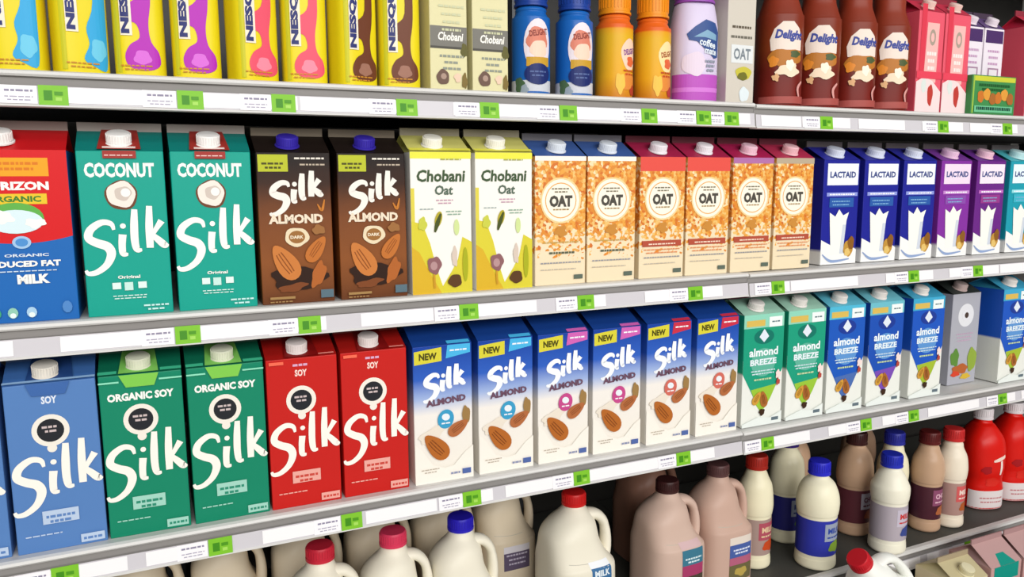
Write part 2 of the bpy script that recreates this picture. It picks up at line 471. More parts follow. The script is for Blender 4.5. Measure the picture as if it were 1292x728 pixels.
def art_chobani(a):
    W, H = a.W, a.H
    a.rect('yellow_print', 0, H*.955, W, H, '#e8e64a')
    a.rect('yellow_print', 0, 0, W*.06, H*.75, '#ded04e')
    a.poly('yellow_print', [(0, 0), (W, 0), (W, H*.36), (W*.84, H*.40), (W*.76, H*.24), (W*.66, H*.16), (W*.5, H*.05), (W*.40, H*.18), (W*.30, H*.36), (W*.18, H*.50), (0, H*.52)], '#d9cd3a')
    a.poly('yellow_print', [(0, 0), (W*.48, 0), (W*.3, H*.14), (W*.12, H*.30), (0, H*.34)], '#d8b02a')
    a.text('brand_lettering', 'Chobani', W*.50, H*.835, W*.80, H*.085, '#3f5537', .03, .1)
    a.text('brand_lettering', 'Oat', W*.54, H*.735, W*.30, H*.068, '#56685a', .03, .1)
    a.lines('lettering', W*.55, H*.66, W*.28, 2, '#c49ab0', 4, 1.6); a.lines('lettering', W*.66, H*.945, W*.34, 1, '#a9ad58', 4, 1.8)
    a.lines('lettering', W*.25, H*.60, W*.22, 1, '#99aaaa', 3, 1.4); a.lines('lettering', W*.70, H*.58, W*.26, 2, '#8fae9a', 4, 1.6)
    a.ell('leaf_picture', W*.44, H*.53, 5, 11, '#b3a62c', rot=-15); a.stroke('leaf_picture', [(W*.38, H*.44, .6), (W*.42, H*.50, 1.4), (W*.48, H*.57, .6)], 4.5, '#47521f')
    a.ell('leaf_picture', W*.74, H*.47, 4, 11, '#cfe09a'); a.ell('leaf_picture', W*.18, H*.50, 6, 9, '#c8cc4a', lump=.2)
    a.ell('leaf_picture', W*.88, H*.20, 4, 24, '#a8ad20'); a.ell('leaf_picture', W*.70, H*.26, 4, 14, '#d7c6b8', lump=.2)
    a.ell('flower_picture', W*.36, H*.205, 10, 12, '#8d6064', lump=.15); a.ell('flower_picture', W*.35, H*.20, 5, 6, '#b58f90'); a.stroke('flower_picture', [(W*.35, H*.14), (W*.36, H*.04)], 3, '#c9962a')
    a.ell('flower_picture', W*.70, H*.085, 10, 9, '#5a3a1e', lump=.1)
    R = a.roof; a.rect('yellow_print', 0, 0, W, 7, '#e2de52', R)
def art_oat(a, accent, bar):
    W, H = a.W, a.H
    if accent: a.rect('top_band', 0, H*.885 if accent[1] else H*.95, W, H, accent[0])
    else: a.rect('top_band', 0, H*.965, W, H, '#f4eee6')
    a.ring('round_badge', W*.5, H*.66, 0.1, 31, '#fbf3e2', 26)
    a.ring('round_badge', W*.5, H*.66, 24.5, 26, '#e7a75a'); a.ring('round_badge', W*.5, H*.66, 31, 33.5, '#f6d59a')
    a.lines('badge_lettering', W*.5, H*.745, 30, 2, '#7c7660', 4.5, 2)
    a.text('badge_lettering', 'OAT', W*.5, H*.655, 38, 17, '#4e4b44', .06)
    a.lines('badge_lettering', W*.5, H*.585, 26, 1, '#a88f60', 4, 2)
    a.ell('oat_picture', W*.5, H*.42, 10, 8, '#c98a3c', lump=.3)
    if bar:
        a.rect('name_bar', W*.06, H*.265, W*.93, H*.315, bar); a.lines('name_bar', W*.5, H*.28, W*.6, 1, '#f0d8c4', 3, 2)
        a.lines('lettering', W*.5, H*.235, W*.8, 2, '#e0905c', 5, 1.8)
    else:
        a.lines('lettering', W*.5, H*.33, W*.7, 1, '#c9a45a', 5, 2); a.lines('lettering', W*.52, H*.245, W*.5, 1, '#5c6250', 5, 3)
    a.lines('lettering', W*.5, H*.17, W*.8, 1, '#9a9aa0', 5, 2); a.lines('lettering', W*.45, H*.12, W*.7, 1, '#c0b6a6', 5, 1.5)
    a.rect('lettering', W*.76, H*.04, W*.94, H*.075, '#5d6a5f')
def art_lactaid(a, mid, hi, lo, cap='#c0903c', tint='#eef2f8'):
    W, H = a.W, a.H
    a.rect('name_plate', W*.10, H*.76, W*.96, H*.965, tint)
    a.text('brand_lettering', 'LACTAID', W*.53, H*.86, W*.72, H*.06, '#3a4a88', .04)
    a.rect('stripe', W*.10, H*.655, W*.96, H*.69, hi); a.lines('stripe', W*.53, H*.665, W*.7, 1, '#f2f2fa', 3, 2.6)
    a.rect('stripe', W*.18, H*.55, W*.86, H*.64, lo); a.lines('stripe', W*.5, H*.60, W*.5, 2, '#7fb0d8', 6, 2)
    a.poly('milk_splash', [(0, 0), (W, 0), (W, H*.13), (W*.85, H*.17), (W*.7, H*.10), (W*.45, H*.09), (W*.25, H*.19), (0, H*.24)], '#f2f2f0')
    a.poly('milk_glass', [(W*.28, H*.09), (W*.62, H*.09), (W*.68, H*.42), (W*.74, H*.50), (W*.58, H*.47), (W*.46, H*.53), (W*.36, H*.46), (W*.20, H*.50), (W*.22, H*.38)], '#f4f4ee')
    a.poly('milk_glass', [(W*.52, H*.10), (W*.62, H*.10), (W*.67, H*.38), (W*.58, H*.38)], '#cfd6e2')
    a.ell('cookie_picture', W*.77, H*.15, 12, 15, cap, lump=.1); a.ell('cookie_picture', W*.84, H*.20, 8, 12, '#8a5a20', lump=.1); a.ell('cookie_picture', W*.74, H*.11, 7, 7, '#e2c070', lump=.15)
    a.stroke('milk_splash', [(W*.04, H*.10, .4), (W*.3, H*.03, 1), (W*.8, H*.045, .5)], 5, '#8ea4cc')
def silk_soy(a, badge, name, top, small, band, block):
    W, H = a.W, a.H
    if name == 'ORGANIC SOY':
        a.text('heading_lettering', name, W*.49, H*.865, W*.80, H*.048, WHT, .05)
    else:
        a.text('heading_lettering', 'SOY', W*.48, H*.90, W*.17, H*.045, top, .04); a.lines('heading_lettering', W*.48, H*.945, W*.22, 1, small, 3, 3)
    a.ring('badge', W*.47, H*.72, 13.5, 19, '#efe9de'); a.ell('badge', W*.47, H*.72, 13.6, 13.6, '#22242a'); a.ell('badge', W*.47, H*.615, 5, 5, '#efe9de')
    a.lines('badge', W*.47, H*.735, 17, 2, '#c9b8b8', 5, 2.6)
    a.silk('brand_lettering', W*.50, H*.455, W*.98, H*.35, '#f7f3ea', 13, .85)
    a.rect('flavour_plate', W*.30, H*.165, W*.70, H*.245, block); a.lines('flavour_plate', W*.5, H*.20, W*.32, 2, band, 6, 3.2)
    a.lines('small_print', W*.30, H*.10, W*.4, 1, block, 4, 1.5)
    a.rect('volume_print', W*.70, H*.02, W*.97, H*.07, block); a.lines('volume_print', W*.84, H*.035, W*.22, 1, band, 4, 3)
def art_soy_blue(a):
    W, H, R, L = a.W, a.H, a.roof, a.L
    silk_soy(a, 0, '', '#dfe6f2', '#c8d6ea', '#5d83bd', '#b9cbe4')
    a.poly('gable_panel', [(W*.24, 0), (W*.76, 0), (W*.72, L), (W*.28, L)], '#24457f', R); a.rect('gable_panel', 0, 0, W, 4, '#8fb4dc', R)
    a.poly('gable_panel', [(W*.24, H), (W*.72, H), (W*.66, H*.93), (W*.30, H*.93)], '#3c66a8')
def art_soy_green(a):
    W, H, R, L = a.W, a.H, a.roof, a.L
    silk_soy(a, 0, 'ORGANIC SOY', WHT, WHT, '#2b8a70', '#9fd2c2')
    a.poly('gable_panel', [(W*.24, 0), (W*.72, 0), (W*.68, L), (W*.28, L)], '#7cc25a', R); a.rect('gable_panel', 0, 0, W*.22, 6, '#3fb58c', R); a.rect('gable_panel', W*.74, 0, W, 6, '#3fb58c', R)
    a.poly('gable_panel', [(W*.24, H), (W*.72, H), (W*.66, H*.925), (W*.32, H*.925)], '#7fc84e')
    a.rect('gable_panel', 0, H*.955, W*.24, H*.965, '#8fe0c0'); a.rect('gable_panel', W*.72, H*.955, W, H*.965, '#8fe0c0')
def art_soy_red(a):
    W, H, R, L = a.W, a.H, a.roof, a.L
    silk_soy(a, 0, '', '#f4d8d0', '#d8a8c8', '#c8473c', '#eaa79c')
    a.poly('gable_panel', [(W*.26, 0), (W*.74, 0), (W*.70, L), (W*.30, L)], '#7c1010', R)
    a.rect('gable_panel', W*.74, 1, W*.96, 3.5, '#e88a80', R); a.rect('gable_panel', W*.04, H*.965, W*.24, H*.985, '#f06a50')
def art_silk_almond(a, tag, badge):
    W, H, R, L = a.W, a.H, a.roof, a.L
    n = 14
    a.poly('corner_flash', [(W*.02, H*.87), (W*.48, H*.885), (W*.48, H*.985), (W*.02, H*.965)], '#d8cf3a'); a.text('corner_flash', 'NEW', W*.25, H*.925, W*.30, H*.05, '#4e4a12', .05)
    a.poly('flavour_flash', [(W*.55, H*.90), (W*.97, H*.93), (W*.97, H*.995), (W*.58, H*.995)], tag); a.rect('flavour_flash', W*.58, 1, W*.97, 8, tag, R)
    a.lines('flavour_flash', W*.77, H*.95, W*.3, 1, '#f0f4fa', 3, 2.2)
    a.silk('brand_lettering', W*.52, H*.735, W*.70, H*.20, '#f2f6fb', 15, 1.2)
    a.text('almond_lettering', 'ALMOND', W*.54, H*.595, W*.68, H*.05, '#6b4a5e', .05, rot=4)
    a.poly('milk_splash', [(0, 0), (W, 0), (W, H*.24), (W*.86, H*.20), (W*.66, H*.11), (W*.5, H*.10), (W*.3, H*.13), (W*.12, H*.25), (0, H*.30)], '#f3eee4')
    a.ell('milk_splash', W*.30, H*.36, 22, 9, '#e9dfd0', rot=25, lump=.2)
    a.ell('badge', W*.53, H*.46, 12, 14, badge, rot=-15); a.ell('badge', W*.53, H*.475, 6, 5, '#e8eef4', rot=-15); a.lines('badge', W*.53, H*.425, 13, 1, '#f0f0f4', 3, 2)
    a.ell('almond_picture', W*.88, H*.47, 6, 14, '#9c7a48', lump=.15)
    almond(a, 'almond_picture', W*.74, H*.385, 9, 17, -58, '#b0683c', '#7c4020')
    almond(a, 'almond_picture', W*.36, H*.265, 12.5, 24, 42, '#b26526', '#7a3d14')
    a.lines('lettering', W*.25, H*.10, W*.3, 2, '#b8ac9c', 4, 1.5); a.rect('lettering', W*.80, H*.035, W*.95, H*.075, '#4f66a4'); a.lines('lettering', W*.68, H*.045, W*.16, 1, '#8c94b4', 4, 3)
def art_breeze(a, main, mid, tip, gold='#d8b85a', dark='#1d3a96'):
    W, H, R = a.W, a.H, a.roof
    a.rect('top_band', 0, H*.88, W, H, mid); a.rect('milk_splash', 0, 0, W, H*.60, '#e9ebe4')
    a.rect('top_band', W*.06, H*.895, W*.52, H*.95, gold); a.rect('top_band', W*.62, H*.88, W*.95, H*.97, '#eef6f4'); a.lines('top_band', W*.79, H*.92, W*.2, 1, '#58747c', 3, 2.4)
    a.poly('colour_panel', [(0, H*.88), (W, H*.88), (W, H*.50), (W*.78, H*.30), (W*.60, H*.17), (W*.48, H*.13), (W*.34, H*.22), (W*.16, H*.36), (0, H*.48)], main)
    a.poly('panel_tip', [(W*.22, H*.33), (W*.86, H*.36), (W*.72, H*.24), (W*.60, H*.16), (W*.48, H*.12), (W*.34, H*.20)], tip)
    a.ell('badge', W*.5, H*.80, 22, 13, dark); a.poly('badge', [(W*.5, H*.87), (W*.62, H*.80), (W*.5, H*.75), (W*.38, H*.80)], '#dfe8f4')
    a.ell('text_panel', W*.50, H*.57, 27, 25, '#5fb39c' if main == '#1a9c7c' else '#5d95d4')
    a.text('brand_lettering', 'almond', W*.50, H*.665, W*.72, H*.075, '#eef6fa', .03); a.text('brand_lettering', 'BREEZE', W*.50, H*.575, W*.66, H*.055, '#e4f0f6', .04)
    a.lines('lettering', W*.5, H*.49, W*.6, 2, '#cfe2ea', 5, 2); a.lines('lettering', W*.5, H*.41, W*.44, 1, '#c3d8a8', 4, 3)
    almond(a, 'almond_picture', W*.54, H*.235, 8, 15, 15, '#a8662c', '#5e3414'); almond(a, 'almond_picture', W*.36, H*.25, 7, 13, -35, '#d09a3a', '#7c4a1c')
    a.ell('almond_picture', W*.50, H*.12, 6, 6, '#3c2414', lump=.2)
    a.ell('blossom_picture', W*.88, H*.45, 6, 7, '#f2dcd8', lump=.3); a.ell('blossom_picture', W*.88, H*.38, 4, 6, '#b4483c', lump=.3)
    a.poly('milk_splash', [(0, 0), (W, 0), (W, H*.11), (W*.7, H*.06), (W*.4, H*.08), (0, H*.03)], '#e6ece8')
    a.rect('lettering', W*.74, H*.03, W*.92, H*.06, '#60707a')
def art_pale(a):
    W, H = a.W, a.H
    a.ring('badge', W*.5, H*.76, 12, 24, '#e2e3e8'); a.ell('badge', W*.5, H*.76, 12, 12, '#e4e4ea'); a.ell('badge', W*.52, H*.76, 6, 6, '#4c3c34')
    a.lines('lettering', W*.5, H*.55, W*.6, 3, '#c4a8c0', 7, 2.5)
    a.ell('food_picture', W*.20, H*.30, 13, 18, '#5d8a3a', lump=.2); a.ell('food_picture', W*.42, H*.17, 24, 10, '#b5602e', lump=.2); a.ell('food_picture', W*.82, H*.26, 14, 25, '#8fa83e', lump=.12)
    a.ell('food_picture', W*.25, H*.12, 13, 6, '#d5442a', lump=.2); a.ell('food_picture', W*.62, H*.08, 15, 6, '#d4b23a', lump=.2)
# top shelf
def art_choc(a, blob, kind):
    # drink carton-like flat bottle: x from centre, about +-28 mm
    a.rect('side_panel', -28, 0, -20, 150, '#c9c62c')
    if kind == 'wave':
        a.poly('milk_splash', smoothpts([(8, 150), (10, 80), (2, 52), (4, 34), (-2, 18), (6, 11), (24, 8), (27, 60), (27, 150)], 4), blob)
        a.ell('milk_splash', 14, 28, 9, 12, '#6cc6e6', lump=.15)
    else:
        a.poly('milk_splash', smoothpts([(2, 150), (4, 96), (-8, 80), (-9, 64), (-1, 58), (1, 44), (-9, 36), (-15, 24), (-12, 13), (0, 8), (14, 9), (24, 16), (22, 28), (13, 40), (11, 60), (15, 90), (15, 150)], 4), blob)
        a.ell('milk_splash', 3, 22, 9, 8, {'#b32ab4': '#d56ad6', '#e8546c': '#f58aa0', '#6b3a24': '#9c6e5c'}.get(blob, blob), lump=.15)
    a.rect('brand_lettering', -19, 46, -6, 150, '#efe6d2')
    a.text('brand_lettering', 'NESQUIK', -12.5, 98, 100, 11, '#28306e', .06, rot=90)
    a.lines('lettering', -4, 12, 34, 2, '#c98a2a', 4, 1.5)
def art_coffee(a):
    a.rect('name_band', -26, 55, 26, 84, '#77756e'); a.text('brand_lettering', 'Chobani', 3, 71, 36, 11, '#f4f2ea', .03, .2); a.rect('name_band', -26, 55, 26, 58, '#4c4a44')
    a.ell('leaf_picture', 22, 54, 5, 9, '#5e5a26', lump=.2)
    a.lines('lettering', 4, 44, 34, 3, '#8e9488', 8, 3); a.lines('lettering', 4, 108, 36, 4, '#c9cba6', 10, 3)
    a.ell('cup_picture', -9, 18, 9, 10, '#6a5044', lump=.08); a.ell('cup_picture', -8, 19, 4, 4, '#a98e80'); a.ell('leaf_picture', 22, 14, 4, 10, '#7c6830', lump=.2)
    a.ell('leaf_picture', 12, 18, 5, 6, '#e6c8b0', lump=.2)
def art_delight_blue(a):
    a.rect('foot_band', -48, 0, 48, 20, '#cfd2da', nx=10); a.ell('grape_picture', -24, 14, 8, 10, '#4d6a4a', lump=.2); a.ell('grape_picture', -16, 8, 6, 6, '#9aa8b4', lump=.2)
    a.ell('oval_label', 4, 66, 21, 34, '#eadfe6'); a.ell('oval_label', 3, 73, 16, 16, '#d9826c', lump=.12); a.ell('oval_label', 5, 60, 13, 12, '#f4d2bc', lump=.1)
    a.text('brand_lettering', 'DELIGHT', 5, 82, 28, 8, '#8c3c34', .03, rot=8)
    a.rect('oval_label', -13, 38, 22, 50, '#c79a2e'); a.ell('oval_label', 4, 28, 20, 14, '#1b2a68'); a.lines('oval_label', 4, 30, 24, 2, '#55689c', 5, 2)
def art_pumpkin(a, face):
    a.ell('round_label', 12, 62, 17, 22, '#f3cfb6' if face else '#f6dca0', lump=.06); a.text('brand_lettering', 'DELIGHT', 12, 66, 26, 8, '#7c3f8c' if face else '#a2542c', .04, rot=10)
    a.ell('round_label', 14, 52, 9, 7, '#e0663c', lump=.2); a.ell('pie_picture', 10, 24, 20, 12, '#e08a3c', lump=.2); a.ell('pie_picture', -6, 22, 8, 14, '#f0c04c', lump=.2)
    a.lines('lettering', 12, 38, 26, 2, '#c0501e', 5, 2.5); a.ell('pie_picture', 22, 12, 10, 7, '#b33a2c', lump=.2)
def art_lilac(a):
    a.rect('foot_band', -60, 3, 60, 38, '#b954bd', nx=14); a.rect('foot_band', -60, 14, 60, 20, '#d27ad6', nx=14)
    a.ell('cream_picture', -14, 52, 22, 16, '#e2d2e4', lump=.1)
    a.poly('brand_shape', [(-28, 92), (-14, 102), (6, 112), (26, 108), (36, 96), (34, 62), (24, 60), (8, 70), (-10, 82), (-24, 84)], '#33508c'); a.poly('brand_shape', [(-16, 88), (8, 98), (28, 92), (28, 84), (4, 88)], '#7fa8c4')
    a.text('brand_lettering', 'coffee', 10, 80, 32, 10, '#dfe9f2', .03, rot=-10); a.text('brand_lettering', 'mate', 16, 69, 24, 8, '#dfe9f2', .03, rot=-6)
    a.lines('lettering', 16, 54, 22, 3, '#9298a8', 6, 3.4)
def art_greige(a):
    a.lines('lettering', 0, 92, 38, 1, '#5c5244', 6, 3); a.lines('lettering', 0, 80, 42, 1, '#6e6a60', 6, 3); a.rect('name_plate', -20, 50, 24, 72, '#dfe3e4'); a.text('brand_lettering', 'OAT', 2, 61, 34, 14, '#7a848c', .03)
    a.ell('fruit_picture', 6, 38, 16, 8, '#c6bd42', lump=.08); a.ell('fruit_picture', 4, 34, 10, 5, '#6f6e26', lump=.1); a.ell('fruit_picture', 8, 12, 10, 9, '#dce6ea', lump=.1)
def art_choc_creamer(a):
    a.poly('arch_label', [(-22, 62), (24, 62), (24, 74), (20, 86), (10, 94), (-6, 94), (-18, 86), (-24, 74)], '#ecdcd0'); a.text('brand_lettering', 'Delight', 4, 78, 42, 13, '#3a4796', .05, .2, rot=-3)
    a.ell('caramel_picture', 0, 54, 26, 10, '#b8742a', lump=.15); a.ell('caramel_picture', 14, 58, 8, 4, '#4c5a34', lump=.2); a.ell('caramel_picture', -18, 50, 7, 6, '#e08a2c', lump=.2)
    a.ell('cream_picture', 4, 40, 17, 7, '#f4dcc0', lump=.3); a.ell('cream_picture', 6, 46, 6, 6, '#fff2dc', lump=.2); a.ell('cream_picture', -14, 32, 5, 4, '#e0b080', lump=.3)
    a.stroke('swirl', [(24, 8, .5), (20, 20, 1), (28, 28, .6)], 4, '#d89a94'); a.rect('foot_band', -40, 3, 40, 11, '#a8504a', nx=10)
def art_strawberry(a):
    a.poly('pale_panel', [(-16, 34), (20, 34), (22, 100), (-12, 100)], '#f2b8b4'); a.ring('pale_panel', 4, 84, 5, 9, '#a89a8c'); a.lines('lettering', 4, 64, 28, 3, '#fbe8e4', 8, 4)
    a.rect('red_panel', -30, 34, -16, 120, '#d93c50'); a.poly('milk_splash', [(-36, 0), (36, 0), (36, 24), (10, 36), (-14, 40), (-36, 34)], '#eed8d8')
    a.ell('strawberry_picture', 6, 20, 8, 12, '#bb3c34', lump=.12); a.ell('strawberry_picture', -14, 30, 7, 8, '#d8e0dc', lump=.1); a.rect('red_panel', -36, 38, 36, 46, '#e2445a')
def art_white_purple(a):
    a.rect('purple_band', -26, 96, 26, 112, '#4a2f66'); a.lines('lettering', 0, 84, 34, 3, '#c8a0c4', 8, 3); a.rect('name_plate', -14, 42, 18, 64, '#a884a0'); a.rect('name_plate', -10, 50, 14, 62, '#e8e2ea'); a.rect('name_plate', -14, 42, 18, 46, '#a03470')

# ------------------------------------------------------------ placing
def copy_tree(o, parent=None):
    c = o.copy(); COL.objects.link(c)
    if parent: c.parent = parent
    for ch in o.children: copy_tree(ch, c)
    return c
PROTO = {}
def place(key, make, x, y, z, label, cat, group=None, rz=0, rx=0, ry=0):
    if key in PROTO: o = copy_tree(PROTO[key])
    else: o = make(); PROTO[key] = o
    o.location = (x, y, z); o.rotation_euler = (radians(rx), radians(ry), radians(rz))
    o['label'] = label; o['category'] = cat
    if group: o['group'] = group
    elif 'group' in o: del o['group']
    return o

Z1, Z2, Z3, Z4, Z5 = 1.616, 1.343, 1.072, .765, .610
def jit(): return random.uniform(-.9, .9)
CW = 90
def half(name, **k): return lambda: carton(name, CW, k.pop('H', 190), 92, **k)
def row(z, items, cat='carton', D=.092, y=.004):
    for key, make, x0, w, label, group, dy in items:
        place(key, make, x0 + w/2, y + dy + D/2, z, label, cat, group, jit())

NM = 'milk_carton'
oat_m = lambda: spotted('oat_flakes', ['#e08a26', '#e8a23c', '#ecc070', '#d2701c', '#e6a850', '#dc8a2c', '#f0dcb0'], 240, '#eddcba', .030, .095)
mk = {}
mk['horizon'] = lambda: carton(NM, 92, 190, 94, mat('#1a66b4'), mat('#c81a20'), mat('#8f7f78'), cap='#f2f0ee', capx=.30, art=art_horizon)
mk['coconut'] = lambda: carton(NM, CW, 190, 92, mat('#0fa08e'), mat('#127f78'), mat('#a59a94'), cap='#f4f2f0', capx=.49, art=art_coconut)
mk['dark'] = lambda: carton(NM, CW, 190, 92, gradient('dark_almond_print', [(0, '#5e3217'), (.35, '#8a4f24'), (.62, '#7a4522'), (.85, '#3a2115'), (1, '#1e1310')], 0, .19, wob=.02), mat('#1f1714'), mat('#6f6352'), cap='#3a2ca8', capx=.45, art=art_dark, rise=22)
mk['chobani'] = lambda: carton(NM, CW-3, 192, 90, mat('#f3f1ea'), mat('#cfcb72'), mat('#a39b88'), cap='#f3f1e6', capx=.42, art=art_chobani, rise=24)
def oat(roof, fin, accent, bar, cap='#efeaf0'):
    return lambda: carton(NM, 84, 188, 88, oat_m(), mat(roof), mat(fin), cap=cap, capx=.5, art=lambda a: art_oat(a, accent, bar))
mk['oat_blue'] = oat('#3d5c9c', '#6c6a70', None, None, '#dfe6f0')
mk['oat_red'] = oat('#a3234a', '#5d2430', ('#e2544a', True), '#b2503c')
mk['oat_pink'] = oat('#a82050', '#5d2430', ('#b070a8', False), '#b2503c', '#f0c8d8')
mk['oat_grey'] = oat('#b03050', '#6a2838', ('#b8a890', False), '#b2503c', '#f0c0c8')
def lac(body, hi, lo, roof, cap, tint='#eef2f8'):
    return lambda: carton(NM, 88, 186, 88, gradient('milk_print_' + body, [(0, '#eeeeec'), (.12, '#eeeeec'), (.15, body), (1, body)], 0, .186), mat(roof), mat('#6e6668'), cap=cap, capx=.45, art=lambda a: art_lactaid(a, body, hi, lo, tint=tint), capr=15)
mk['lac_blue'] = lac('#1f2494', '#8f9ae0', '#2a5aa8', '#2c2f9c', '#dce2f4')
mk['lac_purple'] = lac('#8430a0', '#c484d0', '#8a4cac', '#7a3a9c', '#ecc8e4', '#f0dcf0')
mk['lac_magenta'] = lac('#6a2486', '#c06cc4', '#96388c', '#6a3090', '#f0c8dc', '#f4e8f4')
mk['lac_teal'] = lac('#1a9cb0', '#8fe0e8', '#3ab4c8', '#4fb8c4', '#c8ecf0', '#e6f6fa')
mk['soy_blue'] = lambda: carton(NM, CW+2, 200, 94, mat('#5580bc'), mat('#3f6cae'), mat('#31507e'), cap='#e6e0d6', capx=.45, art=art_soy_blue, rise=18)
mk['soy_green'] = lambda: carton(NM, CW, 200, 92, mat('#0d8464'), mat('#0f6b50'), mat('#1c5440'), cap='#dfe2cc', capx=.48, art=art_soy_green, rise=18)
mk['soy_red'] = lambda: carton(NM, CW, 200, 92, mat('#c41d18'), mat('#a01814'), mat('#7c241e'), cap='#e6dcda', capx=.46, art=art_soy_red, rise=18)
def alm(tag, badge):
    return lambda: carton(NM, 87, 198, 90, gradient('almond_carton_print', [(0, '#efe9dd'), (.50, '#efeae4'), (.62, '#9fb4e0'), (.76, '#2f5fc0'), (1, '#123f9e')], 0, .198), mat('#173f8c'), mat('#5c6472'), art=lambda a: art_silk_almond(a, tag, badge), rise=22)
mk['alm_cyan'] = alm('#48b4e6', '#3a9cc8'); mk['alm_pink'] = alm('#cf62b4', '#c4488a'); mk['alm_red'] = alm('#c83048', '#d06a5c')
def brz(main, mid, tip, roof, cap='#e8e4e0', dark='#1d3a96'):
    return lambda: carton(NM, 88, 196, 88, gradient('breeze_print_' + main + tip, [(0, '#e9ebe4'), (.47, '#e9ebe4'), (.49, main), (1, main)], 0, .196), mat(roof), mat('#7c3c4c'), cap=cap, capx=.42, art=lambda a: art_breeze(a, main, mid, tip, dark=dark), rise=22)
mk['brz_green'] = brz('#1a9c7c', '#8fd4bc', '#98c43a', '#9cc8b4', dark='#0f7464')
mk['brz_blue'] = brz('#1c58bc', '#4fb8d8', '#4a6cb0', '#5cb4cc')
mk['brz_violet'] = brz('#1c50b4', '#6cbccc', '#7a4cb4', '#6cb8c8')
mk['brz_lime'] = brz('#1d56c0', '#3fa8d0', '#a4bc34', '#3c9cc0')
mk['pale'] = lambda: carton(NM, 86, 190, 88, mat('#adaeb8'), mat('#2f3634'), mat('#3c2c30'), cap='#c8b4b0', capx=.45, art=art_pale, rise=22)

def R(key, x0, w, label, group=None, dy=0): return (key, mk[key], x0, w, label, group, dy)
row(Z2, [
 R('horizon', -.174, .092, 'red and blue organic reduced fat milk carton at the left end of the middle shelf'),
 R('coconut', -.074, .092, 'teal coconut milk carton standing beside the red and blue carton', 'teal coconut milk cartons'),
 R('coconut', .022, .092, 'teal coconut milk carton standing beside the first brown almond carton', 'teal coconut milk cartons'),
 R('dark', .119, .092, 'dark brown almond milk carton with purple cap, next to the teal cartons', 'dark brown almond milk cartons'),
 R('dark', .217, .092, 'dark brown almond milk carton with purple cap, next to the white and yellow cartons', 'dark brown almond milk cartons'),
 R('chobani', .315, .088, 'white and yellow oat drink carton beside the dark brown almond carton', 'white and yellow oat drink cartons'),
 R('chobani', .409, .088, 'white and yellow oat drink carton beside the blue-topped orange oat carton', 'white and yellow oat drink cartons'),
 R('oat_blue', .501, .085, 'blue-topped orange flecked oat milk carton beside the white and yellow carton', 'orange flecked oat milk cartons'),
 R('oat_blue', .589, .085, 'blue-topped orange flecked oat milk carton beside the red-banded oat carton', 'orange flecked oat milk cartons'),
 R('oat_red', .681, .085, 'red-banded orange oat milk carton beside the blue-topped oat carton', 'orange flecked oat milk cartons'),
 R('oat_red', .770, .085, 'red-banded orange oat milk carton, the further right of the pair', 'orange flecked oat milk cartons'),
 R('oat_pink', .862, .084, 'orange oat milk carton with a mauve band under its red top', 'orange flecked oat milk cartons'),
 R('oat_grey', .952, .084, 'orange oat milk carton with a beige band, last before the dark blue cartons', 'orange flecked oat milk cartons'),
 R('lac_blue', 1.078, .088, 'dark blue milk carton with milk glass picture, leftmost of three', 'lactose free milk cartons', .018),
 R('lac_blue', 1.180, .088, 'dark blue milk carton with milk glass picture, middle of three', 'lactose free milk cartons', .018),
 R('lac_blue', 1.281, .088, 'dark blue milk carton beside the purple milk carton', 'lactose free milk cartons', .018),
 R('lac_purple', 1.383, .088, 'purple milk carton with milk glass picture beside the dark blue ones', 'lactose free milk cartons', .018),
 R('lac_magenta', 1.487, .088, 'deep purple and magenta milk carton beside the teal one', 'lactose free milk cartons', .018),
 R('lac_teal', 1.590, .088, 'turquoise milk carton with milk glass picture at the right end of the shelf', 'lactose free milk cartons', .018),
])
